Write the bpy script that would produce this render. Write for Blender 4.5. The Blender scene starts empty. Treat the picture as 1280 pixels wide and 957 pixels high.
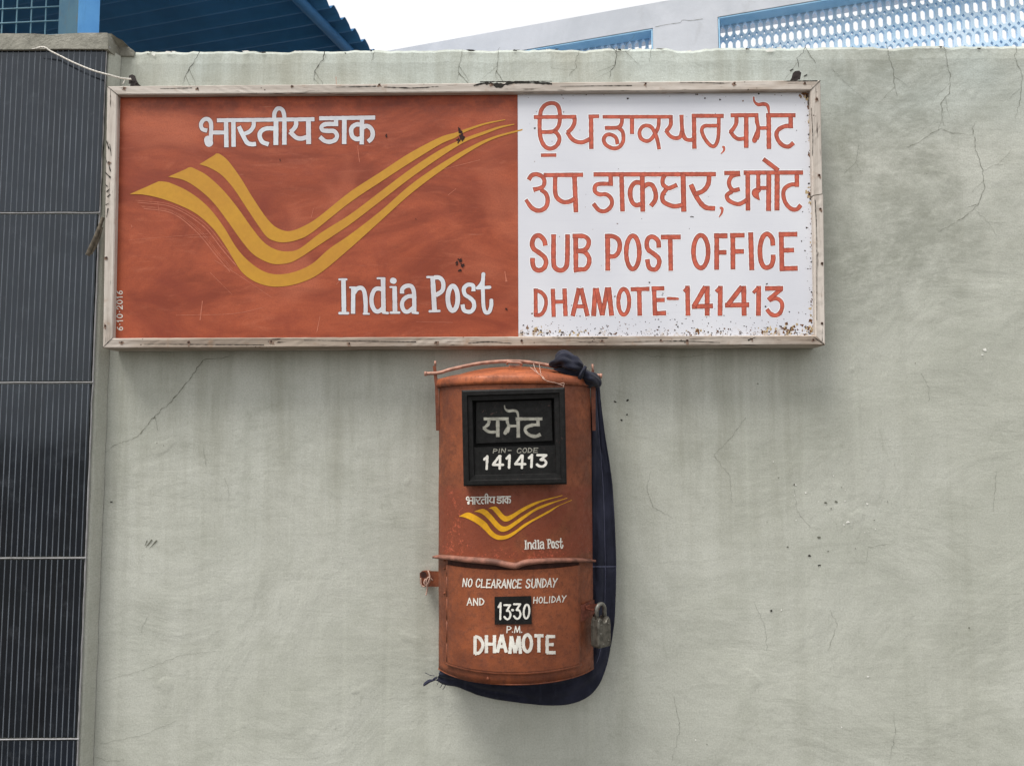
import bpy, math, random
from mathutils import Vector, Matrix, noise as mn
R_ = math.radians
random.seed(7)
S = bpy.context.scene
COL = S.collection

# ------------------------------------------------------------------ camera, sky, sun, exposure
CAM = Vector((0, -2.0, 1.6))
FPX = 924.0
PITCH, ROLL = 4.0, -0.3
ROT = Matrix.Rotation(R_(90 + PITCH), 3, 'X') @ Matrix.Rotation(R_(ROLL), 3, 'Z')
cd = bpy.data.cameras.new('camera')
cd.sensor_fit = 'HORIZONTAL'; cd.sensor_width = 36; cd.lens = FPX / 1280 * 36
cd.clip_start = 0.05; cd.clip_end = 2000
co = bpy.data.objects.new('camera', cd); COL.objects.link(co)
co.matrix_world = Matrix.Translation(CAM) @ ROT.to_4x4()
S.camera = co

SUN_TO = Vector((-0.50, -0.46, 1.40)).normalized()
W = bpy.data.worlds.new('World'); S.world = W; W.use_nodes = True
wn = W.node_tree; wn.nodes.clear()
sky = wn.nodes.new('ShaderNodeTexSky'); sky.sky_type = 'NISHITA'; sky.sun_disc = False
sky.sun_elevation = math.asin(SUN_TO.z); sky.sun_rotation = math.atan2(SUN_TO.x, SUN_TO.y)
sky.dust_density = 4.0; sky.air_density = 1.0; sky.ozone_density = 1.0
hs = wn.nodes.new('ShaderNodeHueSaturation'); hs.inputs['Saturation'].default_value = 0.25
bg = wn.nodes.new('ShaderNodeBackground'); bg.inputs['Strength'].default_value = 0.12
wo = wn.nodes.new('ShaderNodeOutputWorld')
wn.links.new(sky.outputs[0], hs.inputs['Color']); cm = wn.nodes.new('ShaderNodeMix'); cm.data_type = 'RGBA'; cm.inputs[0].default_value = 0.7     # an even sheet of white cloud over the clear sky
cm.inputs[7].default_value = (7.9, 7.9, 7.9, 1)
wn.links.new(hs.outputs[0], cm.inputs[6]); wn.links.new(cm.outputs[2], bg.inputs['Color'])
wn.links.new(bg.outputs[0], wo.inputs['Surface'])

sl = bpy.data.lights.new('sun', 'SUN'); sl.energy = 2.8; sl.angle = R_(24); sl.color = (1, 0.96, 0.9)
so = bpy.data.objects.new('sun', sl); COL.objects.link(so)
so.rotation_euler = (-SUN_TO).to_track_quat('-Z', 'Y').to_euler(); so.location = (-3, -4, 8)
S.view_settings.view_transform = 'Standard'; S.view_settings.look = 'None'
S.view_settings.gamma = 1; S.view_settings.use_curve_mapping = False
S.view_settings.exposure = 0.42

# ------------------------------------------------------------------ helpers
def ray(px, py):
    return ROT @ Vector(((px - 640) / FPX, -(py - 478.5) / FPX, -1))
def U(px, py, y=0.0):                       # a sight line met with the vertical plane at depth y
    d = ray(px, py); t = (y - CAM.y) / d.y
    return CAM + d * t
def UZ(px, py, z):                          # ... or with the level plane at height z
    d = ray(px, py); return CAM + d * ((z - CAM.z) / d.z)

class MB:
    def __init__(s): s.v = []; s.f = []; s.m = []; s.c = {}; s.smooth = False
    def vert(s, p, c=0.0):
        s.v.append(Vector(p)); s.c[len(s.v) - 1] = c; return len(s.v) - 1
    def face(s, idx, m=0): s.f.append(tuple(idx)); s.m.append(m)
    def quad(s, a, b, c, d, m=0): s.face([s.vert(a), s.vert(b), s.vert(c), s.vert(d)], m)
    def grid(s, rows, m=0, closed=False, col=None):
        ids = [[s.vert(p, (col[i][j] if col else 0)) for j, p in enumerate(r)] for i, r in enumerate(rows)]
        n = len(rows[0])
        for i in range(len(rows) - 1):
            for j in range(n if closed else n - 1):
                k = (j + 1) % n
                s.face((ids[i][j], ids[i][k], ids[i + 1][k], ids[i + 1][j]), m)
        return ids
    def box(s, lo, hi, m=0, M=None):
        x0, y0, z0 = lo; x1, y1, z1 = hi
        P = [(x0,y0,z0),(x1,y0,z0),(x1,y1,z0),(x0,y1,z0),(x0,y0,z1),(x1,y0,z1),(x1,y1,z1),(x0,y1,z1)]
        i = [s.vert(M @ Vector(p) if M else p) for p in P]
        for q in ((0,3,2,1),(4,5,6,7),(0,1,5,4),(1,2,6,5),(2,3,7,6),(3,0,4,7)): s.face([i[k] for k in q], m)
    def tube(s, pts, r, n=8, m=0, cap=True):
        pts = [Vector(p) for p in pts]
        rs = r if isinstance(r, (list, tuple)) else [r] * len(pts)
        rows = []; up = None
        for i, p in enumerate(pts):
            t = (pts[min(i + 1, len(pts) - 1)] - pts[max(i - 1, 0)]).normalized()
            if up is None: up = Vector((0, 0, 1)) if abs(t.z) < .9 else Vector((1, 0, 0))
            a = t.cross(up).normalized(); up = a.cross(t).normalized()
            rows.append([p + (a * math.cos(2 * math.pi * k / n) + up * math.sin(2 * math.pi * k / n)) * rs[i] for k in range(n)])
        ids = s.grid(rows, m, closed=True)
        if cap: s.face(ids[0][::-1], m); s.face(ids[-1], m)
    def prism(s, front, back, m=0):          # two matching outlines
        a = [s.vert(p) for p in front]; b = [s.vert(p) for p in back]; n = len(a)
        s.face(a, m); s.face(b[::-1], m)
        for i in range(n): j = (i + 1) % n; s.face((a[j], a[i], b[i], b[j]), m)

ORG = {}
def build(name, mb, mats, parent=None, smooth=False, loc=None, recalc=True, mods=()):
    me = bpy.data.meshes.new(name)
    base = ORG[parent] if parent is not None else Vector(loc or (0, 0, 0))
    me.from_pydata([tuple(v - base) for v in mb.v], [], mb.f)
    if not isinstance(mats, (list, tuple)): mats = [mats]
    for m in mats: me.materials.append(m)
    for p, k in zip(me.polygons, mb.m): p.material_index = k; p.use_smooth = smooth
    at = me.attributes.new('edge', 'FLOAT', 'POINT')
    for i in range(len(mb.v)): at.data[i].value = mb.c.get(i, 0.0)
    if recalc:
        import bmesh
        b = bmesh.new(); b.from_mesh(me); bmesh.ops.recalc_face_normals(b, faces=b.faces); b.to_mesh(me); b.free()
    o = bpy.data.objects.new(name, me); COL.objects.link(o)
    if parent is not None: o.parent = parent
    else: o.location = base
    ORG[o] = base
    return o
def thing(name, label, cat, loc, group=None):
    o = bpy.data.objects.new(name, None); COL.objects.link(o); o.location = loc; o.empty_display_size = .05
    ORG[o] = Vector(loc); return tag(o, label, cat, group)
def tag(o, label, cat=None, group=None):
    o['label'] = label
    if cat: o['category'] = cat
    if group: o['group'] = group
    return o

# splines and brush strokes -------------------------------------------------------------
def cr(pts, step, closed=False):
    n = len(pts); out = []
    segs = n if closed else n - 1
    for i in range(segs):
        if closed: p0, p1, p2, p3 = [pts[(i + k - 1) % n] for k in range(4)]
        else:
            p1, p2 = pts[i], pts[i + 1]
            p0 = pts[i - 1] if i else tuple(2 * a - b for a, b in zip(p1, p2))
            p3 = pts[i + 2] if i + 2 < n else tuple(2 * b - a for a, b in zip(p1, p2))
        k = max(2, int(math.dist(p1[:2], p2[:2]) / step) + 1)
        for j in range(k):
            t = j / k
            out.append(tuple(.5 * ((2 * b) + (c - a) * t + (2 * a - 5 * b + 4 * c - d) * t * t + (3 * b - a - 3 * c + d) * t ** 3)
                             for a, b, c, d in zip(p0, p1, p2, p3)))
    if not closed: out.append(tuple(pts[-1]))
    return out
def lin(pts, step):
    out = []
    for a, b in zip(pts, pts[1:]):
        k = max(1, int(math.dist(a, b) / step))
        out += [tuple(x + (y - x) * j / k for x, y in zip(a, b)) for j in range(k)]
    return out + [tuple(pts[-1])]
LAYER = [0]
def ribbon(mb, pts, w, proj, off, m=0, closed=False, smooth=True, cap='flat', grow=0.0, step=1.2, rough=.05):
    """one brush stroke of width w along pts (drawing units), laid on a surface by proj"""
    wl = list(w) if isinstance(w, (list, tuple)) else [w] * len(pts)
    P = [(p[0], p[1], ww) for p, ww in zip(pts, wl)]
    P = cr(P, step, closed) if smooth and len(P) > 2 else lin(P, step)
    if cap == 'round' and not closed:
        def ext(a, b):
            d = Vector((a[0] - b[0], a[1] - b[1])).normalized(); return [(a[0] + d.x * a[2] / 2 * t, a[1] + d.y * a[2] / 2 * t, a[2] * math.sqrt(max(.02, 1 - t * t))) for t in (.35, .65, .87, .98)]
        P = ext(P[0], P[1])[::-1] + P + ext(P[-1], P[-2])
    LAYER[0] += 1
    o = off + (LAYER[0] % 60) * 0.000003
    n = len(P); rows = []; cols = []; sd = random.random() * 100
    us = (-1, -.60, 0, .60, 1)
    idx = list(range(n)) + ([0] if closed else [])
    for q, i in enumerate(idx):
        a = P[(i - 1) % n] if closed else P[max(i - 1, 0)]
        b = P[(i + 1) % n] if closed else P[min(i + 1, n - 1)]
        d = Vector((b[0] - a[0], b[1] - a[1]))
        d = d.normalized() if d.length > 1e-6 else Vector((1, 0))
        nn = Vector((-d.y, d.x))
        hw = P[i][2] / 2 * (1 + rough * mn.noise(Vector((i * .35, sd, 0))) * 2) + grow
        c = Vector(P[i][:2])
        if grow and not closed and cap == 'flat':
            if i == 0: c = c - d * grow
            if i == n - 1: c = c + d * grow
        e = 1.0 if (not closed and (i == 0 or i == n - 1)) else 0.0
        rows.append([proj(c.x + nn.x * hw * u, c.y + nn.y * hw * u, o + .00004 * q / n) for u in us])
        cols.append([1.0 if abs(u) == 1 else e for u in us])
    mb.grid(rows, m, col=cols)
def blob(mb, c, r, proj, off, m=0, n=14, jag=.35):
    sd = random.random() * 90; LAYER[0] += 1; o = off + (LAYER[0] % 60) * 0.000003
    ids = []
    for k in range(n):
        a = 2 * math.pi * k / n; rr = 1 + jag * 2 * mn.noise(Vector((math.cos(a) * 1.3, math.sin(a) * 1.3, sd)))
        rx, ry = r if isinstance(r, tuple) else (r, r)
        ids.append(mb.vert(proj(c[0] + rx * rr * math.cos(a), c[1] + ry * rr * math.sin(a), o)))
    mb.face(ids, m)
def ell(cx, cy, rx, ry, n=12, ph=0): return [(cx + rx * math.cos(2 * math.pi * k / n + ph), cy + ry * math.sin(2 * math.pi * k / n + ph)) for k in range(n)]
def loft2(mb, top, bot, proj, off, m=0, n=90):
    """area between two hand-traced edges"""
    def res(p):
        p = cr(p, 1.5); L = [0]
        for a, b in zip(p, p[1:]): L.append(L[-1] + math.dist(a, b))
        out = []; j = 0
        for k in range(n + 1):
            t = L[-1] * k / n
            while j < len(L) - 2 and L[j + 1] < t: j += 1
            f = (t - L[j]) / max(1e-9, L[j + 1] - L[j]); f = min(max(f, 0), 1)
            out.append((p[j][0] + (p[j + 1][0] - p[j][0]) * f, p[j][1] + (p[j + 1][1] - p[j][1]) * f))
        return out
    A, B = res(top), res(bot)
    LAYER[0] += 1; o = off + (LAYER[0] % 60) * 0.000003
    mb.grid([[proj(a[0] + (b[0] - a[0]) * k / 4, a[1] + (b[1] - a[1]) * k / 4, o) for k in range(5)] for a, b in zip(A, B)], m)

# letters: every stroke as (points, width, style)   L straight, C curve, O closed curve, D round-ended curve
class Text:
    def __init__(s): s.k = []
    def add(s, ox, oy, sc, strokes):
        for pts, w, st in strokes:
            ww = [x / sc for x in w] if isinstance(w, (list, tuple)) else w / sc
            s.k.append(([(ox + x / sc, oy + y / sc) for x, y in pts], ww, st))
        return s
    def warp(s, fn, ws):
        t = Text(); t.k = [([fn(*p) for p in pts], ([x * ws for x in w] if isinstance(w, list) else w * ws), st) for pts, w, st in s.k]; return t
    def paint(s, mb, proj, off, m=0, halo=None, hm=1, rnd=False, rough=.05, step=1.2):
        if halo:
            for pts, w, st in s.k: ribbon(mb, pts, w, proj, off, hm, st == 'O', st != 'L', 'round' if (st == 'D' or rnd) else 'flat', halo, step, rough)
            off += .00015
        for pts, w, st in s.k: ribbon(mb, pts, w, proj, off, m, st == 'O', st != 'L', 'round' if (st == 'D' or rnd) else 'flat', 0, step, rough)

FONT = {
 'A': [([(0,1),(.5,0)],'L'),([(.5,0),(1,1)],'L'),([(.2,.66),(.8,.66)],'L')],
 'C': [([(.95,.26),(.7,.03),(.3,.05),(.05,.35),(.05,.7),(.3,.97),(.7,.97),(.97,.74)],'C')],
 'D': [([(.08,0),(.08,1)],'L'),([(.05,.03),(.55,.1),(.95,.47),(.6,.88),(.05,.97)],'C')],
 'E': [([(.08,0),(.08,1)],'L'),([(0,.03),(.95,.03)],'L'),([(.05,.5),(.8,.5)],'L'),([(0,.97),(1,.97)],'L')],
 'H': [([(.06,0),(.06,1)],'L'),([(.94,0),(.94,1)],'L'),([(.06,.5),(.94,.5)],'L')],
 'I': [([(.5,0),(.5,1)],'L')],
 'L': [([(.08,0),(.08,1)],'L'),([(.05,.97),(1,.97)],'L')],
 'M': [([(.05,1),(.18,0)],'L'),([(.18,0),(.5,.95)],'L'),([(.5,.95),(.82,0)],'L'),([(.82,0),(.95,1)],'L')],
 'N': [([(.06,1),(.06,0)],'L'),([(.06,0),(.94,1)],'L'),([(.94,1),(.94,0)],'L')],
 'O': [(ell(.5,.5,.45,.48),'O')],
 'P': [([(.1,0),(.1,1)],'L'),([(.08,.04),(.6,.06),(.95,.28),(.6,.52),(.1,.56)],'C')],
 'R': [([(.1,0),(.1,1)],'L'),([(.08,.04),(.6,.06),(.95,.26),(.6,.48),(.1,.52)],'C'),([(.35,.52),(1,1)],'L')],
 'S': [([(.92,.2),(.65,.02),(.25,.06),(.1,.27),(.35,.46),(.75,.58),(.9,.78),(.6,.98),(.2,.95),(.03,.76)],'C')],
 'T': [([(0,.04),(1,.04)],'L'),([(.5,.04),(.5,1)],'L')],
 'U': [([(.07,0),(.08,.7),(.3,.97),(.7,.97),(.92,.7),(.93,0)],'C')],
 'Y': [([(0,0),(.5,.5)],'L'),([(1,0),(.5,.5),(.25,1)],'C')],
 '0': [(ell(.5,.5,.42,.47),'O')],
 '1': [([(.1,.25),(.55,.02)],'L'),([(.55,0),(.55,1)],'L')],
 '2': [([(.1,.25),(.3,.04),(.7,.04),(.88,.3),(.6,.62),(.1,.96)],'C'),([(.1,.96),(.95,.96)],'L')],
 '3': [([(.05,.04),(.9,.04)],'L'),([(.85,.06),(.4,.42)],'L'),([(.4,.42),(.75,.45),(.93,.7),(.7,.95),(.35,.97),(.05,.82)],'C')],
 '4': [([(.6,0),(.05,.68)],'L'),([(.05,.7),(1,.7)],'L'),([(.7,0),(.7,1)],'L')],
 '6': [([(.8,.05),(.4,.25),(.12,.65),(.3,.95),(.7,.95),(.88,.7),(.65,.48),(.3,.52),(.14,.68)],'C')],
 '-': [([(.1,.5),(.9,.5)],'L')], '.': [([(.4,.95),(.5,.98)],'D')], '*': [([(.35,.5),(.6,.51)],'D')],
}
WID = {'I': .35, 'M': 1.3, '.': .3, '*': .35, '-': .7, ' ': .55, '1': .6}
def caps(t, txt, ox, oy, sc, x0, x1, top, bot, w, slant=0.0, gap=.32, jit=.04):
    tot = sum(WID.get(c, 1) + gap for c in txt) - gap
    un = (x1 - x0) / tot; x = x0
    for c in txt:
        cw = WID.get(c, 1) * un
        if c != ' ':
            f = (x + cw / 2 - x0) / (x1 - x0)
            yt = top[0] + (top[1] - top[0]) * f; yb = bot[0] + (bot[1] - bot[0]) * f
            jx, jy = random.uniform(-jit, jit) * un, random.uniform(-jit, jit) * (yb - yt)
            ks = []
            for pts, st in FONT[c]:
                ks.append(([(x + jx + p[0] * cw + slant * (1 - p[1]) * (yb - yt), yt + jy + p[1] * (yb - yt)) for p in pts], w, st))
            t.add(ox, oy, sc, ks)
        x += cw + gap * un
    return t

# ------------------------------------------------------------------ materials
class NT:
    def __init__(s, name):
        s.mat = bpy.data.materials.new(name); s.mat.use_nodes = True; s.t = s.mat.node_tree
        s.b = s.t.nodes['Principled BSDF']; s.geo = s.t.nodes.new('ShaderNodeNewGeometry')
        s.pos = s.geo.outputs['Position']
    def set(s, k, v):
        i = s.b.inputs[k]
        if hasattr(v, 'is_linked') or isinstance(v, bpy.types.NodeSocket): s.t.links.new(v, i)
        else: i.default_value = v if not (isinstance(v, tuple) and len(v) == 3) else (*v, 1)
    def _in(s, n, k, v):
        if v is None: return
        if isinstance(v, bpy.types.NodeSocket): s.t.links.new(v, n.inputs[k])
        else: n.inputs[k].default_value = (*v, 1) if (isinstance(v, tuple) and len(v) == 3 and n.inputs[k].type == 'RGBA') else v
    def map(s, scale=(1, 1, 1), rot=(0, 0, 0), loc=(0, 0, 0), vec=None):
        n = s.t.nodes.new('ShaderNodeMapping'); s._in(n, 'Vector', vec or s.pos)
        n.inputs['Scale'].default_value = scale; n.inputs['Rotation'].default_value = rot; n.inputs['Location'].default_value = loc
        return n.outputs[0]
    def noise(s, scale=5, detail=4, rough=.55, dist=0, vec=None):
        n = s.t.nodes.new('ShaderNodeTexNoise'); s._in(n, 'Vector', vec or s.pos)
        for k, v in (('Scale', scale), ('Detail', detail), ('Roughness', rough), ('Distortion', dist)): n.inputs[k].default_value = v
        return n.outputs[0]
    def vor(s, scale, vec=None, feature='F1'):
        n = s.t.nodes.new('ShaderNodeTexVoronoi'); n.feature = feature; s._in(n, 'Vector', vec or s.pos); n.inputs['Scale'].default_value = scale
        return n.outputs['Distance']
    def rng(s, v, a, b, c=0.0, d=1.0, smooth=True):
        n = s.t.nodes.new('ShaderNodeMapRange'); n.interpolation_type = 'SMOOTHSTEP' if smooth else 'LINEAR'; s._in(n, 'Value', v)
        n.inputs['From Min'].default_value = a; n.inputs['From Max'].default_value = b; n.inputs['To Min'].default_value = c; n.inputs['To Max'].default_value = d
        return n.outputs[0]
    def math(s, op, a, b=None):
        n = s.t.nodes.new('ShaderNodeMath'); n.operation = op; s._in(n, 0, a); s._in(n, 1, b); return n.outputs[0]
    def mix(s, f, a, b, mode='MIX'):
        n = s.t.nodes.new('ShaderNodeMix'); n.data_type = 'RGBA'; n.blend_type = mode
        ins = {'f': n.inputs[0], 'a': n.inputs[6], 'b': n.inputs[7]}
        for k, v in (('f', f), ('a', a), ('b', b)):
            if isinstance(v, bpy.types.NodeSocket): s.t.links.new(v, ins[k])
            else: ins[k].default_value = (*v, 1) if isinstance(v, tuple) and len(v) == 3 else v
        return n.outputs[2]
    def xyz(s):
        n = s.t.nodes.new('ShaderNodeSeparateXYZ'); s.t.links.new(s.pos, n.inputs[0]); return n.outputs
    def attr(s, name):
        n = s.t.nodes.new('ShaderNodeAttribute'); n.attribute_name = name; return n.outputs['Fac']
    def bump(s, h, strength=.3, dist=.01, prev=None):
        n = s.t.nodes.new('ShaderNodeBump'); s._in(n, 'Height', h); n.inputs['Strength'].default_value = strength; n.inputs['Distance'].default_value = dist
        if prev: s.t.links.new(prev, n.inputs['Normal'])
        return n.outputs[0]
def sr(r, g, b):                              # 8-bit sRGB to linear
    f = lambda c: (c / 255 / 12.92) if c <= 10 else ((c / 255 + .055) / 1.055) ** 2.4
    return (f(r), f(g), f(b))
def plain(name, col, rough=.7, metal=0, var=.12, sc=30, bump=0, spec=.4):
    n = NT(name); a = n.noise(sc, 4)
    n.set('Base Color', n.mix(n.rng(a, .3, .7), tuple(c * (1 - var) for c in col), tuple(min(1, c * (1 + var)) for c in col)))
    n.set('Roughness', rough); n.set('Metallic', metal); n.set('Specular IOR Level', spec)
    if bump: n.set('Normal', n.bump(n.noise(sc * 3, 5), bump, .003))
    return n.mat

def m_plaster():
    n = NT('plaster'); X, Y, Z = n.xyz()
    big = n.rng(n.noise(1.1, 5, .6, .4), .3, .7)
    c = n.mix(big, sr(182, 184, 174), sr(196, 198, 190))
    mid = n.rng(n.noise(4.5, 6, .65, .8), .38, .68)
    c = n.mix(n.math('MULTIPLY', mid, .34), c, sr(160, 163, 152))
    # rain streaks running down
    st = n.noise(1, 4, .6, 0, n.map((11, 11, .55)))
    c = n.mix(n.math('MULTIPLY', n.rng(st, .5, .74), .18), c, sr(130, 131, 117))
    st2 = n.noise(1, 3, .6, 0, n.map((26, 26, .8), loc=(3, 0, 1)))
    c = n.mix(n.math('MULTIPLY', n.rng(st2, .56, .75), .22), c, sr(205, 208, 196))
    # pale grey blue tint along the top band of the wall
    top = n.math('MULTIPLY', n.rng(Z, 2.35, 2.62), n.rng(n.noise(2.2, 4), .3, .6))
    c = n.mix(n.math('MULTIPLY', top, .7), c, sr(190, 200, 197))
    # damp mildew patch to the right of the board and others
    mk = n.math('MULTIPLY', n.math('MULTIPLY', n.rng(X, .75, .95), n.rng(X, 1.55, 1.15)), n.rng(Z, 1.65, 2.1))
    mk = n.math('MULTIPLY', mk, n.math('MULTIPLY', n.rng(n.noise(3.4, 8, .75, .5), .34, .60), n.rng(n.noise(1, 7, .72, .4, n.map((16, 16, 40))), .22, .58)))
    c = n.mix(n.math('MULTIPLY', mk, .52), c, sr(112, 115, 104))
    sm = n.math('MULTIPLY', n.rng(n.noise(7, 8, .8, 1.2, n.map((1, 1, .6), loc=(5, 2, 8))), .56, .74), .28)
    c = n.mix(sm, c, sr(118, 121, 106))
    # dirt washed below the board and beside the letter box
    ds = n.math('MULTIPLY', n.rng(n.noise(1, 7, .7, .2, n.map((9, 9, .7), loc=(1, 4, 2))), .40, .64), n.rng(Z, .9, 1.8))
    ds = n.math('MULTIPLY', ds, n.rng(X, .95, .7))
    c = n.mix(n.math('MULTIPLY', ds, .36), c, sr(122, 120, 102))
    fine = n.noise(230, 5, .8)
    c = n.mix(n.rng(fine, .38, .68, .0, .34), c, sr(120, 122, 108))
    sw = n.noise(1, 8, .75, .5, n.map((7, 7, 20), rot=(0, R_(5), 0), loc=(2, 2, 2)))
    c = n.mix(n.rng(sw, .48, .74, 0, .16), c, sr(126, 128, 114))
    sw2 = n.noise(1, 8, .75, .5, n.map((6, 6, 26), rot=(0, R_(-9), 0), loc=(7, 2, 4)))
    c = n.mix(n.rng(sw2, .54, .76, 0, .18), c, sr(214, 216, 208))
    pin = n.rng(n.vor(55), .05, .09, 1, 0)
    pin = n.math('MULTIPLY', pin, n.rng(n.noise(9, 3), .62, .7))
    c = n.mix(pin, c, sr(70, 68, 60))
    n.set('Base Color', c); n.set('Roughness', .92); n.set('Specular IOR Level', .2)
    b = n.bump(n.noise(3.2, 5, .55, .5), .35, .03)
    tr = n.noise(1, 5, .6, .8, n.map((5, 5, 26), rot=(0, R_(7), 0)))
    b = n.bump(tr, .12, .008, b)
    bl = n.rng(n.noise(9, 2, .5, .2), .66, .74); b = n.bump(bl, .25, .004, b)
    tr2 = n.noise(1, 4, .6, .6, n.map((30, 30, 8), rot=(0, R_(-24), 0), loc=(2, 1, 5)))
    b = n.bump(tr2, .16, .006, b)
    b = n.bump(n.noise(70, 6, .75, .3), .15, .004, b); b = n.bump(n.noise(300, 4, .75), .35, .0014, b)
    n.set('Normal', b); return n.mat
def m_concrete(name, a, b_):
    n = NT(name); c = n.mix(n.rng(n.noise(9, 6, .7, .3), .3, .7), a, b_)
    c = n.mix(n.math('MULTIPLY', n.rng(n.noise(40, 5, .7), .5, .75), .5), c, tuple(x * .5 for x in a))
    n.set('Base Color', c); n.set('Roughness', .95); n.set('Specular IOR Level', .15)
    b = n.bump(n.noise(25, 6, .7), .6, .01); b = n.bump(n.noise(180, 4, .7), .4, .003, b); n.set('Normal', b); return n.mat
def m_sign_orange():
    n = NT('sign_orange_paint'); X, Y, Z = n.xyz()
    sw = n.noise(1, 6, .65, 1.8, n.map((2.2, 2, 6), rot=(0, R_(18), 0)))
    wob = n.noise(2.2, 3, .5, .5)
    zone = n.rng(n.noise(2.6, 3, .5, .8, n.map(loc=(3, 3, 3))), .42, .58)
    sw2 = n.noise(1, 7, .7, 1.4, n.map((7, 2, 30), rot=(0, R_(30), 0)))
    sw3 = n.noise(1, 7, .7, 1.2, n.map((8, 2, 32), rot=(0, R_(-42), 0), loc=(3, 1, 1)))
    base = n.mix(n.rng(sw, .32, .68), sr(132, 58, 35), sr(168, 82, 52))
    base = n.mix(n.math('MULTIPLY', n.math('MULTIPLY', n.rng(sw2, .50, .74), zone), .36), base, sr(192, 112, 84))
    base = n.mix(n.math('MULTIPLY', n.math('MULTIPLY', n.rng(sw3, .50, .72), n.math('SUBTRACT', 1.0, zone)), .30), base, sr(196, 116, 88))
    base = n.mix(n.math('MULTIPLY', n.rng(n.noise(1, 6, .7, 1.0, n.map((14, 2, 30), loc=(9, 1, 1))), .52, .74), .4), base, sr(130, 56, 40))
    blot = n.noise(4.5, 4, .6, .8)
    base = n.mix(n.math('MULTIPLY', n.rng(blot, .52, .72), .55), base, sr(128, 52, 36))
    bl2 = n.noise(3.2, 3, .5, .6, n.map(loc=(8, 1, 3))); base = n.mix(n.math('MULTIPLY', n.rng(bl2, .54, .7), .4), base, sr(196, 112, 82))
    gn = n.noise(260, 4, .75); base = n.mix(n.rng(gn, .4, .68, 0, .3), base, sr(112, 50, 36))
    scr = n.rng(n.noise(1, 3, .5, .3, n.map((8, 1, 160), rot=(0, R_(38), 0))), .71, .77)
    base = n.mix(n.math('MULTIPLY', scr, .3), base, sr(222, 160, 135))
    # grime gathered along the bottom and top rails
    gb = n.math('MULTIPLY', n.rng(n.noise(60, 5, .75), .45, .66), n.rng(Z, 1.885, 1.835))
    base = n.mix(n.math('MULTIPLY', gb, .6), base, sr(95, 48, 36))
    gt = n.math('MULTIPLY', n.rng(n.noise(25, 5, .75), .35, .66), n.rng(Z, 2.44, 2.50))
    base = n.mix(n.math('MULTIPLY', gt, .55), base, sr(90, 45, 40))
    n.set('Base Color', base); n.set('Roughness', n.rng(sw2, .3, .7, .5, .68)); n.set('Specular IOR Level', .3)
    n.set('Normal', n.bump(sw2, .2, .0015)); return n.mat
def m_sign_white(x1, z0, z1):
    n = NT('sign_white_paint'); X, Y, Z = n.xyz()
    c = n.mix(n.rng(n.noise(2.5, 4), .3, .7), sr(206, 208, 217), sr(218, 220, 227))
    br = n.noise(1, 4, .6, .2, n.map((5, 1, 120)))
    c = n.mix(n.math('MULTIPLY', n.rng(br, .5, .75), .12), c, sr(190, 190, 200))
    # rust creeping in from the right and bottom edges
    ex = n.rng(X, x1 - .035, x1 - .002, 0, 1, False); ez = n.rng(Z, z0 + .05, z0 + .002, 0, 1, False); et = n.rng(Z, z1 - .02, z1, 0, 1, False)
    e = n.math('MAXIMUM', n.math('MAXIMUM', n.math('MULTIPLY', ex, .85), n.math('MULTIPLY', ez, .85)), n.math('MULTIPLY', et, .6))
    nz = n.noise(34, 6, .72, .4); r1 = n.rng(n.math('ADD', nz, n.math('MULTIPLY', e, .30)), .74, .90)
    c = n.mix(n.math('MULTIPLY', r1, .8), c, sr(168, 140, 100))
    nz2 = n.noise(120, 5, .75, .2); r2 = n.rng(n.math('ADD', nz2, n.math('MULTIPLY', e, .26)), .80, .86)
    c = n.mix(r2, c, sr(70, 48, 34))
    n.set('Base Color', c); n.set('Roughness', .5); n.set('Specular IOR Level', .3)
    n.set('Normal', n.bump(br, .06, .001)); return n.mat
def m_wood(name, horiz, worn):
    n = NT(name); sc = (3.5, 70, 70) if horiz else (70, 70, 3.5)
    g = n.noise(1, 6, .7, .4, n.map(sc))
    big = n.noise(1, 4, .6, 0, n.map((2, 8, 8) if horiz else (8, 8, 2), loc=(4, 2, 1)))
    c = n.mix(n.rng(g, .3, .7), sr(174, 165, 156), sr(206, 198, 190))
    bare = n.rng(big, .62 - worn * .25, .72 - worn * .15)
    wood = n.mix(n.rng(g, .3, .7), sr(112, 98, 86), sr(176, 160, 145))
    c = n.mix(n.math('MULTIPLY', bare, .85), c, wood)
    cr_ = n.noise(1, 3, .6, .5, n.map((9, 190, 190) if horiz else (190, 190, 9), loc=(1, 7, 3)))
    rs = n.math('MULTIPLY', n.rng(n.noise(16, 5, .7), .56, .72), .5); c = n.mix(rs, c, sr(150, 118, 92))
    ck = n.math('MULTIPLY', n.rng(cr_, .62 - worn * .04, .68), n.rng(n.noise(7, 4), .42, .56))
    c = n.mix(ck, c, sr(62, 50, 44))
    sp = n.math('MULTIPLY', n.rng(n.vor(75), .10, .2, 1, 0), n.rng(n.noise(9, 3), .55, .63)); c = n.mix(n.math('MULTIPLY', sp, .85), c, sr(72, 58, 50))
    n.set('Base Color', c); n.set('Roughness', .85); n.set('Specular IOR Level', .2)
    b = n.bump(g, .3, .002); n.set('Normal', n.bump(ck, .5, .002, b)); return n.mat
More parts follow.
